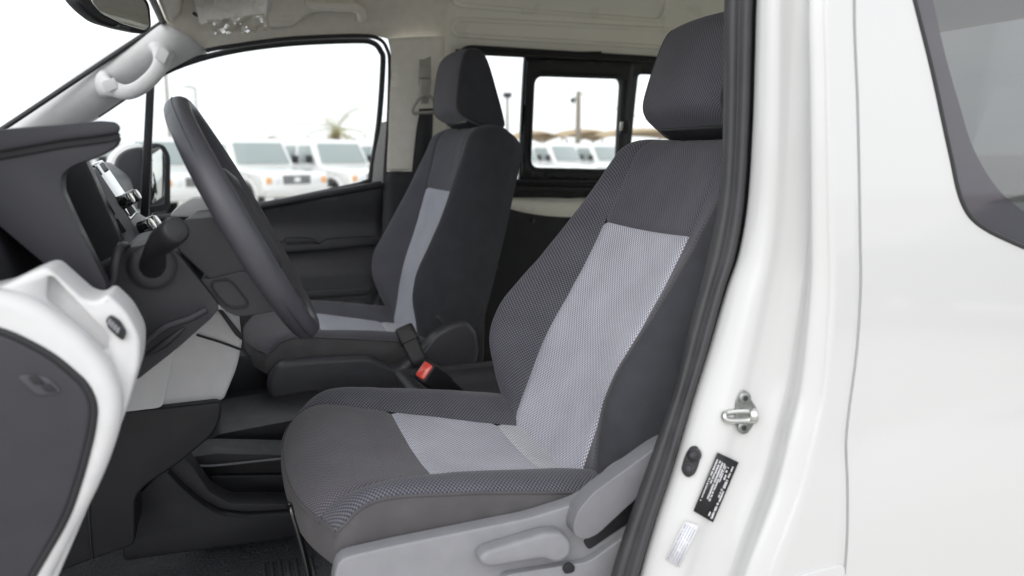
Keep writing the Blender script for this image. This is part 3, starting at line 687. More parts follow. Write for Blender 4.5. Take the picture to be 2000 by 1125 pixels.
# sill under the rear window and dark lower lining
sp_ = [(885, 384), (960, 386), (1020, 390), (1090, 393), (1200, 392), (1420, 388)]
sq_ = [(885, 400), (960, 400), (1020, 416), (1090, 425), (1200, 426), (1420, 424)]
A_ = cr([PS(a, b, lambda z: yf(z)-.012) for a, b in sp_], 5); B_ = cr([PS(a, b, lambda z: yf(z)-.03) for a, b in sq_], 5)
loft('window_sill', [[a+Vector((0, .012, .012)), a, a+Vector((0, -.012, -.006)), a.lerp(b, .45)+Vector((0, -.008, 0)), b+Vector((0, .004, .004)), b+Vector((0, .02, -.01))] for a, b in zip(A_, B_)], 'cream_metal', van, caps=False, closed_ring=False)
ll = [(p.x, p.z+.004) for p in B_]
sheet('lower_lining', ll+[(2.3, .6), (.70, .6), (.70, ll[0][1])], [], .05, lambda x, z: Vector((x, yf(z)-.022, z)), 'carpet', van, solid=.006)
for a, b in ((1040, 431), (968, 520)):
    q = PS(a, b, lambda z: yf(z)-.026); tube('lining_clip', [q, q+Vector((0, -.004, 0))], [.010, .006], 'plastic_black', van, n=12)
# rear end, floor and front bulkhead close the cabin
rwo = rnd2([(-.28, 1.25), (1.28, 1.25), (1.22, 1.92), (-.22, 1.92)], .08, 5)
sheet('rear_bulkhead', [(-.44, .55), (1.40, .55), (1.40, 2.12), (-.44, 2.12)], [rwo], .12, lambda y, z: Vector((2.4, y, z)), 'cream_metal', van)
sheet('rear_window', rwo, [], .3, lambda y, z: Vector((2.405, y, z)), 'glass', van)
grid('front_bulkhead', [[Vector((x, y, z)) for y in (-.40, .5, 1.36)] for x, z in ((-.62, .6), (-.75, 1.0), (BOT.x+.05, BOT.z-.01))], 'plastic_black', van)
fl = grid('cab_floor', [[Vector((x, y, .75)) for y in (-.36, 0, .4, .8, 1.34)] for x in (-.65, -.2, .2, .8, 1.6, 2.4)], 'mat_vinyl', van, solid=.03, off=1)
grid('bounce_floor', [[Vector((x, y, .758)) for y in (-.34, .2, .8, 1.33)] for x in (.80, 1.4, 2.38)], 'cream_metal', van)  # unseen pale floor layer, added to bounce light into the rear
sheet('far_outer_skin', [(-.75, .42), (2.4, .42), (2.4, 1.30), (.70, 1.36), (.45, 1.36), (.05, 1.27), (-.75, 1.22)], [], .1, far(.075), 'paint', van)
# rows of ribs in the vinyl mat beside the seat rail
for i in range(7):
    q = .03+i*.014; box('mat_rib', (q, .12, .7525), (.006, .16, .005), 'mat_vinyl', fl, .002)

# ================================================================== passenger door
pd = thing('passenger_door', 'dark trimmed far passenger door with wide clear window', 'van door', (.1, 1.38, .7))
Wp = [(150, 250), (190, 225), (262, 178), (340, 133), (440, 103), (560, 86), (690, 80), (727, 84), (743, 101), (747, 126), (739, 240), (722, 352), (700, 361), (500, 403), (300, 434), (150, 446)]
wd = fw2(Wp, .02)
wd_s = [(p.x, p.y) for p in cr([(a, b, 0) for a, b in wd[1:12]], 4)]+wd[12:]+[wd[0]]
tube('window_seal', [Vector((x, yf(z)+.012, z)) for x, z in wd_s[:]], .009, 'rubber', pd, n=10)
sheet('door_glass', wd_s, [], .08, far(.028), 'glass', pd)
fr_o = [(PS(a, b, yf)) for a, b in ((741, 240), (757, 236), (751, 352), (748, 362), (722, 364))]
prism('frame_strip', [p+Vector((0, .006, 0)) for p in fr_o], (0, .012, 0), 'paint', pd, .003)
prism('quarter_bar', [PS(a, b, lambda z: yf(z)+.004) for a, b in ((286, 160), (302, 152), (290, 432), (272, 432))], (0, .02, 0), 'plastic_black', pd, .004)
dt = fw2([(120, 452), (290, 433), (500, 401), (748, 358), (750, 470), (736, 570), (705, 640), (690, 760), (120, 760)], -.015)
trim = sheet('door_trim', dt, [], .03, lambda x, z: Vector((x, yf(z)-.012+.022*math.exp(-((z-1.27)/.05)**2)-(.028 if z < 1.165 else 0)*1.0, z)), 'plastic_char', pd, solid=.006)
tube('belt_rail', [PS(a, b, lambda z: yf(z)-.014) for a, b in ((150, 450), (290, 430), (400, 417), (500, 404), (620, 382), (746, 360))], .012, 'plastic_dgrey', pd, n=12)
prism('armrest', rnd([PS(a, b, lambda z: yf(z)-.045) for a, b in ((400, 488), (555, 473), (600, 470), (624, 478), (640, 468), (744, 462), (742, 476), (640, 486), (400, 505))], .006, 3), (0, .04, 0), 'plastic_dgrey', pd, .008)
prism('door_pull', rnd([PS(a, b, lambda z: yf(z)-.05) for a, b in ((556, 466), (596, 464), (618, 468), (618, 474), (600, 474), (558, 477))], .003, 3), (0, .03, 0), 'plastic_black', pd, .003)
prism('lower_ledge', rnd([PS(a, b, lambda z: yf(z)-.05) for a, b in ((400, 600), (610, 568), (724, 560), (720, 574), (610, 582), (400, 618))], .004, 3), (0, .03, 0), 'plastic_char', pd, .006)
prism('map_pocket', rnd([PS(a, b, lambda z: yf(z)-.06) for a, b in ((400, 628), (612, 594), (716, 584), (700, 700), (400, 720))], .01, 3), (0, .03, 0), 'plastic_char', pd, .008)
# exterior mirror of that door
em = thing('wing_mirror', 'white backed wing mirror outside the far quarter window', 'mirror', P(280, 415, 1.62))
my = 1.62
def mp_(pts, y, r=.012): return rnd(pp(pts, y), r, 4)
prism('mirror_shell', mp_([(212, 330), (224, 300), (246, 282), (282, 278), (300, 410), (284, 424), (226, 400), (214, 372)], my+.05, .03), (-.03, .10, 0), 'paint', em, .02, 4)
prism('mirror_body', mp_([(224, 330), (232, 304), (252, 290), (286, 286), (296, 404), (280, 412), (236, 394), (224, 372)], my+.03, .02), (-.01, .02, 0), 'plastic_dgrey', em, .006)
prism('mirror_frame', mp_([(280, 284), (306, 279), (322, 283), (334, 304), (334, 404), (324, 414), (284, 418)], my-.005, .016), (-.012, .03, 0), 'plastic_black', em, .006)
gv = [P(287, 296, my-.012), P(312, 287, my-.008), P(323, 306, my-.006), P(321, 398, my-.006), P(287, 405, my-.012)]
prism('mirror_face', rnd(gv, .01, 4), (-.0, .004, 0), 'mirror', em, .001)
tube('mirror_arm', [P(286, 415, my+.02), P(284, 440, my-.10), P(282, 452, 1.42)], [.02, .022, .025], 'plastic_black', em, n=12)

# ================================================================== small fittings in the cab
# grab handle on the far front pillar
gh = thing('pillar_grab_handle', 'light grey curved grab handle on the far front pillar', 'grab handle', P(235, 175, 1.25))
hpts = [P(203, 164, 1.285), P(207, 168, 1.252), P(218, 172, 1.224), P(244, 180, 1.205), P(268, 174, 1.20), P(292, 156, 1.205), P(309, 136, 1.212), P(316, 118, 1.226), P(316, 104, 1.252), P(315, 98, 1.285)]
sect = [(math.cos(a)*1.0, math.sin(a)*.62) for a in [2*math.pi*i/16 for i in range(16)]]
gpth = cr(hpts, 6); ng = len(gpth)
tube('grip', gpth, [.020+.020*abs(1-2*i/(ng-1))**3 for i in range(ng)], 'trim_light', gh, sect=sect)
for q, dd in (((214, 166), Vector((.018, .0, .010))), ((316, 107), Vector((.006, 0, .018)))):
    c0 = P(*q, 1.196); u = dd.normalized(); v = Vector((-u.z, 0, u.x))
    prism('bolt_cap', rnd([c0+u*a*.022+v*b*.017 for a, b in ((-1, -.7), (.6, -1), (1, .7), (-.6, 1))], .006, 3), (0, .004, 0), 'trim_light', gh, .0012)
# overhead handle moulding on the far rail
oh = thing('overhead_grab_handle', 'greige moulded grab handle above the far door window', 'grab handle', P(660, 30, 1.22))
tube('grip', cr([P(600, 2, 1.20), P(620, 10, 1.17), P(660, 13, 1.165), P(690, 14, 1.17), P(703, 20, 1.185), P(706, 30, 1.22), P(706, 34, 1.26)], 6), [.013+.004*(i/36)**3 for i in range(37)], 'handle_beige', oh, n=14)
prism('moulding', rnd(pp([(520, -30), (526, 50), (560, 49), (578, 44), (596, 28), (618, 21), (690, 17), (690, -40)], 1.225), .012, 4), (0, .08, 0), 'handle_beige', oh, .012, 4)
prism('cover_cap', rnd(pp([(549, 31), (573, 29), (573, 40), (549, 42)], 1.222), .002, 2), (0, .006, 0), 'handle_beige', oh, .0015)
# sun visor in its protective plastic
sv = thing('sun_visor', 'folded sun visor still wrapped in crumpled protective plastic', 'sun visor', P(450, 20, 1.12))
rng = random.Random(4)
vb = [P(372, -60, 1.225), P(528, -60, 1.05), P(522, 20, 1.05), P(505, 34, 1.07), P(420, 36, 1.16), P(402, 34, 1.18), P(384, 4, 1.21)]
prism('visor_board', rnd(vb, .01, 3), (.012, .014, .004), 'trim_light', sv, .005)
def crump(a, b, c, d, nx, ny, amp, seed, o=Vector((0, -.012, 0))):
    rows = []
    for j in range(ny+1):
        r_ = []
        for i in range(nx+1):
            p = a.lerp(b, i/nx).lerp(d.lerp(c, i/nx), j/ny); h = noise.ridged_multi_fractal(p*22+Vector((seed, 0, 0)), 1.0, 2.1, 5, 1.0, 2.0)-1.2
            edge = .012*noise.noise(p*40) if j == ny else 0
            r_.append(p+o+Vector((edge*.3, -amp*h, edge)))
        rows.append(r_)
    return rows
M_['wrap'] = mat('milky_plastic_wrap', (.93, .92, .88), .35, coat=.2, noise_amt=.06, noise_scale=30)
wt = M_['wrap'].node_tree; wb_ = wt.nodes['Principled BSDF']; wtr = wt.nodes.new('ShaderNodeBsdfTranslucent'); wtr.inputs['Color'].default_value = (.9, .89, .85, 1)
wmx = wt.nodes.new('ShaderNodeMixShader'); wmx.inputs[0].default_value = .42; wt.links.new(wb_.outputs[0], wmx.inputs[1]); wt.links.new(wtr.outputs[0], wmx.inputs[2]); wt.links.new(wmx.outputs[0], wt.nodes['Material Output'].inputs['Surface'])
grid('plastic_wrap', crump(P(370, -60, 1.21), P(530, -60, 1.03), P(526, 34, 1.03), P(396, 46, 1.17), 70, 50, .010, 2, Vector((-.008, -.010, 0))), 'wrap', sv)
grid('wrap_tail', crump(P(410, 40, 1.15), P(522, 28, 1.03), P(528, 62, 1.02), P(424, 70, 1.13), 50, 20, .010, 9, Vector((-.008, -.014, 0))), 'film', sv)
tube('visor_clip', [P(378, 26, 1.20), P(386, 30, 1.19), P(394, 26, 1.18)], .005, 'plastic_dgrey', sv, n=8)
# rear-view mirror
rm = thing('rear_view_mirror', 'black interior rear-view mirror hanging near the windscreen', 'mirror', P(240, 20, .52))
def qd(pts, yA, yB, x0=150, x1=305): return [P(a, b, yA+(yB-yA)*(a-x0)/(x1-x0)+(12-b)*.00035) for a, b in pts]
prism('housing', rnd(qd([(150, 0), (152, -30), (270, -30), (296, 8), (300, 56), (288, 68), (240, 58), (200, 46), (172, 24)], .44, .60), .012, 4), (-.03, .03, .005), 'plastic_black', rm, .010, 4)
prism('mirror_face', rnd(qd([(178, 2), (180, -24), (266, -24), (288, 12), (293, 50), (284, 60), (240, 48), (196, 26)], .434, .594), .010, 4), (-.004, .004, 0), 'mirror', rm, .002)
prism('dimming_tab', rnd(qd([(232, 47), (256, 53), (254, 60), (231, 54)], .43, .59), .003, 2), (-.012, .012, 0), 'plastic_char', rm, .002)
tube('stem', [P(225, -10, .54), P(228, -40, .53)+Vector((-.03, 0, .02)), Vector((TPX.x-.06, .52, TPX.z-.03))], .012, 'plastic_black', rm, n=10)
M_['belt_plastic'] = mat('greige_belt_plastic', (.36, .35, .32), .45, noise_amt=.05)
# front passenger seat belt
sb = thing('seat_belt', 'dark seat belt hanging from its grey pillar guide beyond the passenger seat', 'seat belt', P(830, 340, 1.3))
by = 1.262
prism('slide_rail', rnd(pp([(819, 104), (842, 104), (842, 168), (819, 168)], by+.022), .003, 2), (0, .01, 0), 'belt_plastic', sb, .002)
prism('rail_button', rnd(pp([(821, 129), (841, 129), (841, 152), (821, 152)], by+.012), .003, 2), (0, .012, 0), 'belt_plastic', sb, .003)
prism('anchor', rnd(pp([(823, 154), (840, 154), (841, 178), (838, 202), (824, 202), (821, 180)], by-.005), .005, 3), (0, .022, 0), 'belt_plastic', sb, .005)
ringp = [P(a, b, by-.016) for a, b in ((824, 188), (812, 202), (806, 214), (810, 222), (820, 220), (846, 219), (853, 214), (850, 204), (840, 188))]
tube('guide_loop', cr(ringp, 5, True)+[ringp[0]], .0055, 'belt_plastic', sb, n=8)
wb = cr([P(832, 212, by-.018), P(832, 240, by-.01), P(828, 300, by+.0), P(822, 340, by+.015), P(815, 420, by+.02), P(806, 560, by)], 5)
wdv = Vector((1, .1, .05)).normalized()
loft('webbing', [[p+wdv*.023+Vector((0, -.0008, 0)), p-wdv*.023+Vector((0, -.0008, 0)), p-wdv*.023+Vector((0, .0008, 0)), p+wdv*.023+Vector((0, .0008, 0))] for p in wb], 'belt', sb)
wb2 = cr([P(832, 214, by-.014), P(824, 260, by+.012), P(816, 335, by+.03)], 5)
loft('rear_webbing', [[p+wdv*.020+Vector((0, -.0008, 0)), p-wdv*.020+Vector((0, -.0008, 0)), p-wdv*.020+Vector((0, .0008, 0)), p+wdv*.020+Vector((0, .0008, 0))] for p in wb2], 'belt', sb)

# ================================================================== dashboard
da = thing('dashboard', 'two-tone dashboard, pale grey below and charcoal instrument hood above', 'dashboard', (-.3, .3, .75))
YE = -.345
# pale end block, rim and dark end cover
blk = prism('end_block', rnd(pp([(-420, 640), (0, 562), (60, 532), (92, 521), (128, 553), (163, 584), (188, 590), (210, 574), (248, 610), (274, 660), (272, 714), (246, 802), (205, 915), (150, 1042), (60, 1250), (-420, 1250)], YE+.012), .010, 4), (0, .075, 0), 'dash_light', da, .010, 4)
rim = prism('end_rim', rnd(pp([(-420, 545), (0, 570), (70, 592), (165, 660), (218, 728), (238, 780), (234, 835), (214, 900), (184, 970), (140, 1052), (60, 1210), (-420, 1210)], YE-.018), .03, 5), (0, .04, 0), 'dash_light', da, .014, 5)
cov = prism('end_cover', rnd(pp([(-420, 600), (0, 648), (100, 699), (164, 756), (180, 794), (175, 842), (155, 922), (125, 1012), (40, 1160), (-420, 1160)], YE-.022), .02, 5), (0, .01, 0), 'plastic_dgrey', da, .005, 4)
tube('cover_gap', [p+Vector((0, .004, 0)) for p in rnd(pp([(-420, 597), (0, 645), (101, 696), (167, 754), (184, 794), (179, 843), (159, 924), (129, 1014), (40, 1166)], YE-.022), .02, 5)[3:-3]], .004, 'plastic_black', cov, n=8)
lc = prism('latch_bezel', rnd(pp([(33, 737), (46, 732), (92, 736), (120, 764), (108, 770), (72, 772)], YE-.024), .004, 3), (0, .006, 0), 'rim', cov, .002)
for q in ([(52, 735), (72, 735), (88, 751), (66, 752)], [(76, 752), (96, 750), (112, 766), (90, 766)]):
    prism('latch_slot', rnd(pp(q, YE-.026), .002, 2), (0, .004, 0), 'plastic_black', lc, .001)
# pocket moulded into the block
def carve(o, pts, vec, bevel=.004):
    c = prism('cutter', pts, vec, 'dash_light', None, bevel)
    b = o.modifiers.new('cut', 'BOOLEAN'); b.operation = 'DIFFERENCE'; b.object = c; b.solver = 'EXACT'
    dg = bpy.context.evaluated_depsgraph_get(); me = bpy.data.meshes.new_from_object(o.evaluated_get(dg))
    old = o.data; o.modifiers.clear(); o.data = me; me.name = o.name; bpy.data.meshes.remove(old)
    cm = c.data; bpy.data.objects.remove(c); bpy.data.meshes.remove(cm)
carve(blk, rnd(pp([(78, 548), (92, 548), (206, 668), (204, 694), (192, 702), (72, 598)], YE-.02), .008, 4), (0, .052, 0), .008)
vd = prism('vent_wheel', rnd(pp([(206, 624), (216, 616), (234, 628), (247, 650), (241, 666), (228, 658), (210, 640)], YE+.006), .0025, 3), (0, .02, 0), 'plastic_black', blk, .0015)
for i in range(4):
    a = i/4; tube('wheel_rib', [P(216+22*a, 623+22*a, YE+.005), P(212+22*a, 634+22*a, YE+.005)], .0018, 'plastic_grey', vd, n=6)
# instrument hood: near wall, far wall, top pad
hook = [(-160, 322), (0, 306), (130, 284), (205, 272), (234, 264), (226, 286), (192, 306), (140, 324), (119, 342), (120, 374), (150, 440), (208, 556), (206, 572), (186, 588), (164, 581), (0, 442), (-160, 330)]
YB = -.205
nw = prism('hood_near_wall', rnd(pp(hook, YB), .006, 3), (0, .03, 0), 'plastic_dgrey', da, .008, 4)
dz = Vector((-.115, .40, 0))
prism('hood_far_wall', [p+dz for p in rnd(pp(hook, YB), .006, 3)], (0, .03, 0), 'plastic_dgrey', da, .006)
lip_lo = [(-160, 306), (0, 292), (120, 272), (200, 262), (236, 258), (236, 268), (224, 276), (120, 290), (0, 312), (-160, 326)]
prism('hood_gap', rnd(pp(lip_lo, YB-.004), .004, 2), (-.125, .438, 0), 'plastic_black', da, .003)
lip_hi = [(-160, 262), (0, 252), (120, 243), (196, 235), (228, 238), (238, 248), (234, 260), (200, 266), (120, 276), (0, 298), (-160, 314)]
prism('top_pad', rnd(pp(lip_hi, YB-.012), .008, 4), (-.13, .454, 0), 'plastic_dgrey', da, .009, 4)
low = [(60, 470), (110, 470), (165, 520), (206, 562), (200, 578), (180, 586), (60, 492)]
prism('hood_floor', pp(low, YB+.02), (-.10, .39, 0), 'plastic_char', da, .004)
gp = prism('gauge_panel', pp([(40, 312), (112, 330), (118, 380), (140, 440), (170, 500), (150, 505), (40, 440)], YB+.035), (-.09, .36, 0), 'plastic_black', da, .004)
tube('trim_loop', cr([P(212, 560, -.14), P(221, 545, -.14), P(224, 520, -.14), P(232, 488, -.13), P(242, 480, -.10), P(256, 488, -.06)], 5), .006, 'plastic_dgrey', da, n=8)
# dash top shelf running across under the windscreen
tp = [(-.30, 1.515), (-.36, 1.50), (-.60, 1.44), (-.95, 1.36), (-.95, 1.2), (-.30, 1.2), (-.245, 1.30), (-.235, 1.40), (-.25, 1.47)]
zt_ = P(150, 260, .3).z
prism('dash_shelf', [Vector((a, -.33, b-.035)) for a, b in tp], (0, 1.62, 0), 'plastic_char', da, .015, 4)
# centre stack, turned towards the driver
def cs(pts, dx_=-.02, dy=.012): return [P(a, b, y) for a, b, y in pts]
st_ = prism('stack_bezel', cs([(179, 336, .33), (186, 325, .34), (276, 462, .36), (256, 478, .34), (240, 470, .33)]), (-.02, .06, 0), 'plastic_grey', da, .004)
gpn = prism('gloss_panel', cs([(184, 322, .345), (200, 312, .47), (216, 334, .47), (270, 414, .47), (256, 430, .355)]), (-.03, .02, -.01), 'gloss_black', da, .002)
prism('silver_plate', cs([(256, 431, .35), (270, 415, .46), (302, 436, .46), (276, 464, .35)]), (-.03, .02, -.01), 'plastic_grey', da, .002)
for q, yv in (([(196, 322), (204, 318), (214, 332), (206, 338)], .38), ([(246, 402), (254, 397), (266, 413), (257, 424)], .375)):
    prism('chrome_edge', pp(q, yv), (-.002, -.004, .002), 'plastic_mid', gpn, .001)
for a, b, yv, rr_ in ((237, 396, .36, .013), (250, 389, .40, .013), (279, 448, .355, .016), (289, 442, .39, .016)):
    c0 = P(a, b, yv); ax = Vector((.86, -.25, .45)).normalized()
    kb = tube('knob', [c0-ax*.004, c0+ax*.016, c0+ax*.02], [rr_, rr_*.92, rr_*.8], 'gloss_black', da, n=20)
    tube('knob_ring', [c0+ax*.0195, c0+ax*.0215], [rr_*.82, rr_*.78], 'chrome', kb, n=20)
for q in ([(200, 388), (206, 384), (226, 418), (222, 424)], [(222, 430), (230, 426), (248, 452), (234, 458)]):
    prism('vent_slot', rnd(pp(q, .322), .002, 2), (-.004, .012, 0), 'plastic_black', st_, .001)
prism('cluster_side', rnd(pp([(60, 300), (166, 312), (181, 345), (243, 486), (262, 540), (200, 560), (60, 480)], .27), .006, 3), (0, .05, 0), 'plastic_char', da, .004)
# knee panel round the column, lower pale dash and dark kick panels
prism('column_cowl', rnd(pp([(224, 560), (228, 492), (262, 480), (338, 484), (384, 540), (430, 598), (416, 619), (345, 682), (266, 744), (264, 724), (276, 690), (276, 648), (250, 600)], -.10), .016, 4), (0, .22, 0), 'plastic_dgrey', da, .026, 5)
tube('cowl_crease', cr([P(276, 676, -.118), P(320, 640, -.122), P(370, 622, -.120), P(404, 604, -.116)], 5), .005, 'plastic_dgrey', da, n=8)
tube('cowl_slot', cr([P(284, 694, -.117), P(320, 672, -.119), P(360, 640, -.118)], 5), [.002+.003*math.sin(math.pi*i/10) for i in range(11)], 'plastic_black', da, n=8)
ld = prism('lower_dash', rnd(pp([(240, 700), (330, 640), (424, 600), (440, 612), (475, 662), (462, 722), (438, 780), (428, 785), (240, 806)], .15), .012, 4), (0, .22, 0), 'dash_light', da, .010, 4)
prism('lower_dash_side', rnd(pp([(200, 730), (355, 655), (338, 700), (318, 796), (200, 810)], .128), .01, 3), (0, .03, 0), 'dash_light', da, .010, 4)
tube('panel_joint', [P(a, b, .147) for a, b in ((384, 654), (430, 668), (474, 684))], .0022, 'plastic_black', ld, n=6)
prism('coin_strip', rnd(pp([(424, 604), (434, 606), (474, 656), (474, 666), (460, 655)], .147), .003, 2), (0, .01, 0), 'plastic_black', ld, .001)
kp = prism('kick_panel', rnd(pp([(150, 808), (320, 797), (431, 784), (432, 812), (418, 848), (350, 905), (290, 944), (264, 970), (264, 1066), (182, 1092), (60, 1140), (60, 808)], .13), .014, 4), (0, .2, 0), 'plastic_black', da, .008, 4)
tube('kick_joint', [P(172, 960, .128), P(174, 1020, .128), P(180, 1092, .128)], .0022, 'rubber', kp, n=6)
# centre console with pocket
co = thing('centre_console', 'black floor console with open pocket under the dashboard', 'console', (.0, .42, .75))
prism('console_side', rnd(pp([(240, 1066), (262, 1060), (262, 975), (300, 935), (322, 918), (352, 950), (392, 985), (430, 1006), (480, 1012), (620, 1004), (640, 1040), (240, 1096)], .24), .01, 3), (0, .05, 0), 'plastic_black', co, .006)
prism('console_rim', rnd(pp([(318, 914), (350, 892), (372, 905), (410, 962), (450, 984), (640, 984), (640, 1016), (440, 1014), (390, 990), (350, 956)], .27), .01, 3), (0, .06, 0), 'plastic_char', co, .008, 4)
prism('pocket_back', rnd(pp([(350, 890), (640, 888), (640, 1000), (400, 1000)], .40), .008, 3), (0, .02, 0), 'plastic_black', co, .004)
prism('pocket_ledge', rnd(pp([(356, 896), (400, 908), (640, 902), (640, 890), (420, 886)], .36), .004, 3), (0, .09, 0), 'plastic_dgrey', co, .005)
prism('pocket_bin', rnd(pp([(408, 930), (430, 955), (470, 966), (640, 962), (640, 926)], .385), .008, 3), (0, .02, 0), 'plastic_char', co, .006)
prism('tunnel_cover', rnd(pp([(350, 896), (428, 848), (640, 808), (640, 892), (420, 894)], .50), .008, 3), (0, .25, 0), 'plastic_black', co, .008)
prism('tunnel_step', rnd(pp([(420, 846), (428, 832), (640, 796), (640, 818), (428, 850)], .60), .006, 3), (0, .4, 0), 'plastic_black', co, .006)
tube('tunnel_highlight', [P(424, 838, .598), P(500, 824, .598), P(640, 797, .598)], .003, 'plastic_grey', co, n=6)  # highlight along the tunnel step, drawn as a paler line
tube('pocket_highlight', cr([P(352, 894, .355), P(372, 905, .355), P(400, 910, .355), P(470, 904, .355), P(640, 886, .355)], 5), .0028, 'plastic_grey', co, n=6)  # painted highlight: thin light grey line along the pocket ledge
# far footwell wall and hanging heater box
prism('heater_box', rnd(pp([(400, 690), (560, 700), (560, 770), (400, 790)], .85), .01, 2), (0, .3, 0), 'plastic_black', co, .006)

# ================================================================== steering wheel and column
C0 = Vector((.024, 0, 1.402)); rd = Vector((.168, 0, -.333)).normalized(); ax = Vector((-rd.z, 0, rd.x)); ax = ax if ax.x > 0 else -ax
SV = Vector((math.sin(R(3.5)), math.cos(R(3.5)), 0)); rd = (rd-SV*rd.dot(SV)).normalized(); ax = SV.cross(rd); ax = ax if ax.x > 0 else -ax; C0 = C0+Vector((.004, 0, 0))
sw = thing('steering_wheel', 'dark grey steering wheel seen edge-on in front of driver seat', 'steering wheel', C0)
RW = .182
ring = []
def pol(a, r=RW): return C0+rd*(math.cos(a)*r)+SV*(math.sin(a)*r)
NA, NB = 72, 18; v = []; f = []
for i in range(NA):
    a = 2*math.pi*i/NA; er = rd*math.cos(a)+SV*math.sin(a)
    gr = 1+.10*math.exp(-((abs(math.sin(a))-1)/.25)**2)
    for j in range(NB):
        b = 2*math.pi*j/NB; v.append(C0+er*(RW+.0148*gr*math.cos(b))+ax*(.0180*gr*math.sin(b)))
for i in range(NA):
    for j in range(NB): f.append([i*NB+j, ((i+1) % NA)*NB+j, ((i+1) % NA)*NB+(j+1) % NB, i*NB+(j+1) % NB])
fixn(mesh('rim', v, f, 'rim', sw))
for q in (.35, -.35):                   # mould line round the rim
    tube('rim_seam', [pol(2*math.pi*i/60, RW+.0148*1.04)+ax*(.0195*q*0) for i in range(61)], .0006, 'plastic_black', sw, n=5); break
def hub_ring(s, w, h, o=0, zoff=0):
    return [C0+ax*s+rd*(zoff+h*q.x)+Vector((0, w*q.y, 0)) for q in rnd([(-1, -1, 0), (1, -.8, 0), (1, .8, 0), (-1, 1, 0)], .5, 5)]
loft('hub_pad', [hub_ring(-.03, .06, .06), hub_ring(-.02, .085, .08), hub_ring(.0, .09, .085), hub_ring(.012, .085, .08), hub_ring(.02, .065, .06)], 'plastic_char', sw)
hb_ = prism('hub_back', rnd(pp([(344, 484), (356, 428), (438, 424), (452, 440), (496, 525), (412, 548)], -.085), .008, 3), (.012, .17, 0), 'plastic_char', sw, .010, 4)
lcv = prism('lower_cover', rnd(pp([(388, 543), (410, 545), (484, 526), (548, 586), (556, 604), (520, 612), (462, 620), (432, 602)], -.088), .014, 4), (.010, .17, 0), 'plastic_dgrey', sw, .010, 4)
tube('cover_plug', rnd(pp([(410, 551), (448, 543), (484, 590), (480, 600), (446, 603), (420, 572)], -.090), .012, 4)+[rnd(pp([(410, 551), (448, 543), (484, 590), (480, 600), (446, 603), (420, 572)], -.090), .012, 4)[0]], .0014, 'plastic_black', lcv, n=6)
for a in (math.pi/2+.25, -math.pi/2-.25, .25, -.25):
    p0, p1 = pol(a, .07), pol(a, RW-.006); tan = (rd*-math.sin(a)+SV*math.cos(a))
    loft('spoke', [[p+ax*(e*.010-.012*(1-k_))+tan*(s_*w_) for s_, e in ((-1, -1), (1, -1), (1, 1), (-1, 1))] for p, w_, k_ in ((p0, .03, 0), (p0.lerp(p1, .5), .022, .5), (p1, .02, 1))], 'plastic_char', sw, bevel=.004)
sc_ = thing('steering_column', 'charcoal steering column shroud with indicator stalk', 'steering column', C0-ax*.16)
def sring(s, w, h, zo=0): return [C0-ax*s+rd*(zo)+rd*(h*q.x)+Vector((0, w*q.y, 0)) for q in rnd([(-1, -1, 0), (1, -1, 0), (1, 1, 0), (-1, 1, 0)], .6, 5)]
loft('shroud', [sring(.10, .050, .045, .012), sring(.105, .056, .050, .012), sring(.15, .060, .055, .014), sring(.24, .066, .06, .02), sring(.30, .07, .07, .03)], 'plastic_dgrey', sc_)
rb = P(297, 520, -.108)
sa = Vector((.10, -.98, .10)).normalized()
tube('stalk_boot', [rb+Vector((0, .03, 0)), rb, rb-Vector((0, .006, 0))], [.031, .030, .026], 'plastic_char', sc_, n=24)
tube('stalk', cr([P(297, 527, -.09), P(299, 512, -.12), P(303, 490, -.15), P(308, 476, -.17)], 5), [.021-.010*(i/15)**.6 for i in range(16)], 'plastic_black', sc_, n=16)
kn = [P(302, 488, -.158), P(318, 470, -.175), P(331, 459, -.19), P(343, 449, -.205), P(346, 447, -.209)]
tube('stalk_knob', kn, [.013, .0165, .0172, .0168, .0135], 'plastic_black', sc_, n=20)
prism('wiper_cover', rnd(pp([(326, 424), (352, 400), (380, 384), (412, 394), (424, 412), (380, 424)], .10), .01, 4), (0, .05, 0), 'trim_light', sc_, .010, 4)

# ================================================================== outdoors
g = mesh('ground', [(-900, -900, 0), (900, -900, 0), (900, 900, 0), (-900, 900, 0)], [[0, 1, 2, 3]], mat('pale_concrete', (.50, .48, .45), .9, noise_amt=.12, noise_scale=.8), None); struct(g)

def car_copy(src, loc, rz, label):
    def cp_(o, par):
        c = o.copy(); col.objects.link(c); c.parent = par
        if par is None: pass
        else: c.matrix_parent_inverse = o.matrix_parent_inverse.copy()
        for ch in [k for k in kids if k.parent == o]: cp_(ch, c)
        return c
    kids = list(src.children_recursive)
    r_ = cp_(src, None); r_.location = loc; r_.rotation_euler = (0, 0, rz); r_['label'] = label
    return r_
M_['car_white'] = mat('white_car_paint', (.78, .78, .77), .3, coat=.8); M_['car_dark'] = mat('dark_car_paint', (.02, .02, .024), .2, coat=1)
M_['tyre'] = mat('tyre_rubber', (.03, .03, .032), .8, noise_amt=.2); M_['steel_wheel'] = mat('grey_steel_wheel', (.35, .35, .36), .45, metal=.6)
M_['amber'] = mat('amber_lens', (.72, .36, .14), .3, coat=.5); M_['lamp'] = mat('clear_lamp_lens', (.7, .72, .74), .1, coat=1); M_['bumper'] = mat('light_bumper', (.55, .55, .54), .5)
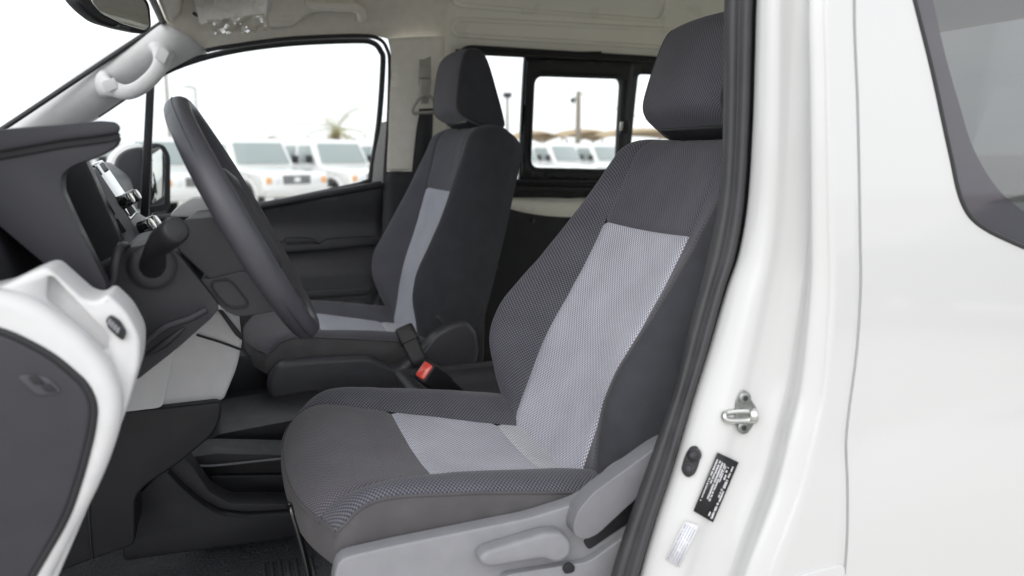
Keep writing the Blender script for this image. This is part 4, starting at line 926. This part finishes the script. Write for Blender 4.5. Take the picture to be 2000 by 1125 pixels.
def wheel(root, x, y, r, wdt):
    s = 1 if y > 0 else -1
    t = tube('tyre', [Vector((x, y-s*wdt, r)), Vector((x, y-s*wdt*.9, r)), Vector((x, y-s*.02, r)), Vector((x, y, r))], [r*.93, r, r, r*.93], 'tyre', root, n=28)
    tube('wheel_rim', [Vector((x, y-.02*s, r)), Vector((x, y+.006*s, r))], [r*.62, r*.6], 'steel_wheel', t, n=20); tube('hub_cap', [Vector((x, y, r)), Vector((x, y+.03*s, r))], [r*.24, r*.2], 'steel_wheel', t, n=14)
def offroader(label, loc, rz, paint='car_white'):
    """boxy wagon, front towards -X of its own frame, built at the origin"""
    o = thing('parked_car', label, 'car', (0, 0, 0), 'white off-road cars parked in a row outside')
    def sidep(y, pts): return [Vector((a, y, b)) for a, b in pts]
    lower = [(-2.05, .52), (-2.12, .62), (-2.12, 1.0), (-2.08, 1.08), (-.75, 1.17), (-.62, 1.2), (2.35, 1.2), (2.40, 1.1), (2.38, .50), (1.72, .50), (1.66, .78), (1.45, .95), (1.18, .95), (.98, .78), (.92, .46), (-.92, .46), (-.98, .78), (-1.18, .95), (-1.45, .95), (-1.66, .78), (-1.72, .50)]
    b = prism('body', sidep(-.86, lower), (0, 1.72, 0), paint, o, .06, 3)
    cab = [(-.66, 1.19), (-.30, 1.80), (-.18, 1.88), (2.05, 1.90), (2.24, 1.84), (2.34, 1.19)]
    rings = [[Vector((a, y*(1-.10*max(0, (z-1.2)/.7)), z)) for a, z in cab] for y in (-.84, .84)]
    vv = rings[0]+rings[1]; nn = len(cab); ff = [list(range(nn)), list(range(2*nn-1, nn-1, -1))]+[[i, nn+i, nn+(i+1) % nn, (i+1) % nn] for i in range(nn)]
    fixn(mesh('cabin', vv, ff, paint, o, True, .05, 3))
    def wn_(name, q): 
        return prism(name, [Vector(p) for p in q], (Vector(q[1])-Vector(q[0])).cross(Vector(q[2])-Vector(q[1])).normalized()*.012, 'carglass', o, .004)
    yy = lambda z: .84*(1-.10*max(0, (z-1.2)/.7))+.004
    wn_('windscreen', [(-.652, .72, 1.26), (-.652, -.72, 1.26), (-.34, -.66, 1.77), (-.34, .66, 1.77)])
    for s in (-1, 1):
        for xa, xb, xc, xd in ((-.46, .36, .36, -.22), (.48, 1.30, 1.30, .48), (1.42, 2.14, 2.08, 1.42)):
            q = [(xa, s*yy(1.26), 1.26), (xb, s*yy(1.26), 1.26), (xc, s*yy(1.72), 1.72), (xd, s*yy(1.72), 1.72)]
            wn_('side_window', q if s > 0 else q[::-1])
        for xw in (-1.32, 1.32): wheel(o, xw, s*.84, .39, .24)
        prism('indicator', [Vector((-2.125, s*q, z)) for q, z in ((.66, .82), (.80, .82), (.80, .96), (.66, .96))], (-.015, 0, 0), 'amber', o, .01)
        tube('headlamp', [Vector((-2.10, s*.52, .90)), Vector((-2.14, s*.52, .90))], [.10, .095], 'lamp', o, n=20)
        prism('door_mirror', [Vector((-.46+a, s*.90, z)) for a, z in ((-.05, 1.26), (.05, 1.26), (.05, 1.46), (-.05, 1.46))], (0, s*.16, 0), 'plastic_black', o, .02)
        prism('wheel_arch', [Vector((-1.32+.46*math.cos(t), s*.86, .42+.46*math.sin(t))) for t in [math.pi*i/10 for i in range(11)]]+[Vector((-1.32+.52*math.cos(t), s*.86, .42+.56*math.sin(t))) for t in [math.pi*(10-i)/10 for i in range(11)]], (0, s*.05, 0), paint, o, .015)
    gl_ = prism('grille', [Vector((-2.12, q, z)) for q, z in ((-.36, .80), (.36, .80), (.36, 1.0), (-.36, 1.0))], (-.02, 0, 0), 'plastic_dgrey', o, .008)
    for i in range(4): box('grille_bar', (-2.145, 0, .83+i*.047), (.012, .70, .012), 'bumper', gl_, .003)
    box('badge', (-2.15, 0, .90), (.012, .16, .10), 'lamp', gl_, .005)
    box('front_bumper', (-2.22, 0, .60), (.18, 1.76, .20), 'bumper', o, .04); box('rear_bumper', (2.44, 0, .56), (.12, 1.7, .16), 'bumper', o, .03)
    o.location = loc; o.rotation_euler = (0, 0, rz); return o
spots = [(k, lb) for k, lb in ((-1, 'nearest white off-road car, its front wheel beside the wing mirror'), (0, 'white off-road car whose grille shows beside the steering wheel rim'), (1, 'white off-road car at right in the far door window, under the palm'),
         (2, 'white off-road car cut off by the rear edge of the far door window'), (3, 'white off-road car hidden behind the far middle pillar'), (4, 'white off-road car showing in the gap beside the far headrest'), (5, 'white off-road car at left in the sliding rear window'), (6, 'white off-road car behind the utility pole in the rear window'), (7, 'white off-road car at right in the rear window, beside the near headrest'), (8, 'white off-road car last in the row, behind the near headrest'),
         (-2, 'white off-road car farthest left in the row, behind the dashboard hood'))]
spots = [(.75+2.15*k, 20.4+1.15*k, lb) for k, lb in spots]
RZ = R(117)
first = offroader(spots[0][2], (spots[0][0], spots[0][1], 0), RZ)
for x, y, lb in spots[1:]: car_copy(first, (x+rng.uniform(-.12, .12), y+rng.uniform(-.25, .25), 0), RZ+R(rng.uniform(-2.5, 2.5)), lb)
# a dark saloon behind the photographer, seen reflected in the tinted window
ds = thing('parked_saloon', 'dark saloon car mirrored in the tinted sliding door window', 'car', (0, 0, 0))
low_ = [(-2.25, .45), (-2.28, .68), (-1.35, .88), (-.9, .92), (1.6, .95), (2.2, .92), (2.3, .7), (2.25, .42), (1.75, .36), (1.6, .6), (1.2, .6), (1.05, .36), (-1.05, .36), (-1.2, .6), (-1.6, .6), (-1.75, .36)]
prism('body', [Vector((a, -.88, b)) for a, b in low_], (0, 1.76, 0), 'car_dark', ds, .09, 4)
cab = [(-.95, .90), (-.25, 1.36), (.1, 1.43), (.7, 1.43), (1.1, 1.36), (1.75, .93)]
vv = [Vector((a, s*(.80-.35*max(0, z-.95)), z)) for s in (-1, 1) for a, z in cab]
fixn(mesh('cabin', vv, [list(range(6)), list(range(11, 5, -1))]+[[i, 6+i, 6+(i+1) % 6, (i+1) % 6] for i in range(6)], 'carglass', ds, True, .05, 3))
prism('roof', [Vector((a, -.66, b)) for a, b in ((-.25, 1.37), (.1, 1.445), (.7, 1.445), (1.1, 1.37))], (0, 1.32, 0), 'car_dark', ds, .012)
for s in (-1, 1):
    for xw in (-1.4, 1.4): wheel(ds, xw, s*.87, .32, .2)
ds.location = (7.2, -5.0, 0); ds.rotation_euler = (0, 0, R(75))
# palm
pl = thing('palm_tree', 'date palm with feathery crown beyond the parked cars', 'palm tree', (6.0, 40, 0))
pc = P(656, 256, 40)
M_['bark'] = mat('palm_bark', (.16, .12, .08), .9, noise_amt=.3, noise_scale=8); M_['frond'] = mat('palm_leaf', (.32, .30, .12), .6, noise_amt=.3, noise_scale=3)
tube('trunk', [Vector((pc.x, 40, 0)), Vector((pc.x+.05, 40, pc.z*.5)), Vector((pc.x, 40, pc.z))], [.22, .18, .2], 'bark', pl, n=12)
rg_ = random.Random(11)
for i in range(20):
    az = i*2.39996; el = rg_.uniform(-.3, 1.05); Lf = rg_.uniform(2.0, 2.8); d0 = Vector((math.cos(az)*math.cos(el), math.sin(az)*math.cos(el), math.sin(el)))
    pts = [Vector((pc.x, 40, pc.z))+d0*(Lf*t)+Vector((0, 0, -1.0*t*t*Lf*.45)) for t in [k/8 for k in range(9)]]
    v = []; f = []; sd2 = d0.cross(Vector((0, 0, 1))).normalized()
    for k in range(1, 9):
        for s in (-1, 1):
            for e in (0, .5):
                p = pts[k-1].lerp(pts[k], e); q = p+sd2*(s*.5*math.sin(math.pi*(k+.6)/10))+(pts[k]-pts[k-1])*1.1+Vector((0, 0, -.10)); n0 = len(v)
                v += [p, p+(pts[k]-pts[k-1])*.22, q]; f.append([n0, n0+1, n0+2])
    mesh('frond', v, f, 'frond', pl, False)
# dry shrubs by the palm
M_['shrub'] = mat('dry_shrub_leaf', (.20, .17, .06), .8, noise_amt=.3)
for j, (px, py, sz, lb) in enumerate(((640, 274, 1.5, 'dry olive shrub at the foot of the palm, left of its trunk'), (700, 272, 1.7, 'dry olive shrub right of the palm trunk behind the cars'), (530, 272, .7, 'small sparse shrub top showing over the middle parked car'))):
    c0 = P(px, py, 38); sh_ = thing('shrub', lb, 'shrub', (c0.x, 38, 0), 'dry shrubs beyond the cars')
    v = []; f = []
    for k in range(500):
        a = Vector((rg_.gauss(0, .5)*sz, rg_.gauss(0, .4)*sz, abs(rg_.gauss(0, .45))*sz*.6)); b = c0+Vector((0, 0, -sz*.55))+a; n0 = len(v)
        u = Vector((rg_.uniform(-1, 1), rg_.uniform(-1, 1), rg_.uniform(-1, 1)))*.13; w2_ = Vector((rg_.uniform(-1, 1), rg_.uniform(-1, 1), rg_.uniform(-1, 1)))*.13
        v += [b, b+u, b+w2_]; f.append([n0, n0+1, n0+2])
    mesh('foliage', v, f, 'shrub', sh_, False); tube('stem', [Vector((c0.x, 38, 0)), c0+Vector((0, 0, -sz*.3))], [.06, .03], 'bark', sh_, n=8)
# poles and lamps
M_['pole'] = mat('pale_pole', (.36, .33, .29), .8, noise_amt=.1, noise_scale=2); M_['pole_dark'] = mat('weathered_pole', (.22, .19, .16), .8, noise_amt=.15, noise_scale=2)
def post_(name, label, px, ytop, Y, r, cat, group=None, mt='pole'):
    t = P(px, ytop, Y); o = thing(name, label, cat, (t.x, Y, 0), group); tube('shaft', [Vector((t.x, Y, 0)), Vector((t.x, Y, t.z*.5)), t], [r*1.2, r, r*.85], mt, o, n=10); return o, t
o, t = post_('utility_pole', 'pale utility pole with a slack cable, seen in the rear window', 1130, 178, 34, .13, 'pole', mt='pole_dark')
pe = P(1330, 255, 30); tube('cable', cr([t+Vector((0, 0, -.05)), t.lerp(pe, .35)+Vector((0, 0, -.12)), t.lerp(pe, .7)+Vector((0, 0, -.12)), pe, pe+(pe-t)*1.2], 5), .03, 'pole_dark', o, n=6)
q = P(1119, 196, 34); tube('bracket', [t+Vector((0, 0, -.25)), q+Vector((0, 0, .1))], .03, 'pole_dark', o, n=6); tube('camera_dome', [q+Vector((0, 0, .1)), q, q-Vector((0, 0, .14))], [.1, .13, .06], 'plastic_black', o, n=12)
o, t = post_('lamp_post', 'lamp post with dark square head beside the far headrest', 991, 190, 34, .07, 'lamp post', 'slim lamp posts', 'pole_dark'); box('lamp_head', t+Vector((0, 0, .1)), (.34, .3, .22), 'plastic_dgrey', o, .03)
o, t = post_('lamp_post', 'thin lamp post with bent arm in the middle of the door window', 381, 172, 45, .06, 'lamp post', 'slim lamp posts'); tube('lamp_arm', [t, t+Vector((-.25, 0, .06)), t+Vector((-.55, 0, .05))], .05, 'pole', o, n=8)
o, t = post_('flag_pole', 'tall plain pole behind the quarter window bar', 323, 140, 40, .09, 'pole')
# tan shade canopies
M_['canvas'] = mat('tan_shade_cloth', (.40, .31, .20), .9, noise_amt=.1, noise_scale=1)
for j, (pa, pb, Y, lb) in enumerate((((1010, 272), (1110, 252), 46, 'tan shade canopy left of the utility pole'), ((1100, 268), (1220, 250), 44, 'tan shade canopy right of the utility pole'), ((1180, 268), (1400, 248), 42, 'tan shade canopy beside the near headrest'), ((360, 284), (460, 268), 46, 'tan shade canopy behind the steering wheel rim'))):
    a, b = P(*pa, Y), P(*pb, Y); zt2 = max(a.z, b.z); cnp = thing('shade_canopy', lb, 'canopy', (a.x, Y, 0), 'tan shade canopies')
    xs = [a.x+(b.x-a.x)*i/16 for i in range(17)]
    grid('shade_cloth', [[Vector((x, Y+dy, a.z+(zt2-a.z)*math.sin(math.pi*i/16)**.7*.6+.2*math.sin(dy))) for i, x in enumerate(xs)] for dy in (0, 1.5, 3, 4.5)], 'canvas', cnp, solid=.04)
    for x in (xs[0], xs[8], xs[-1]): tube('leg', [Vector((x, Y+.2, 0)), Vector((x, Y+.2, a.z+.02))], .06, 'pole', cnp, n=8)
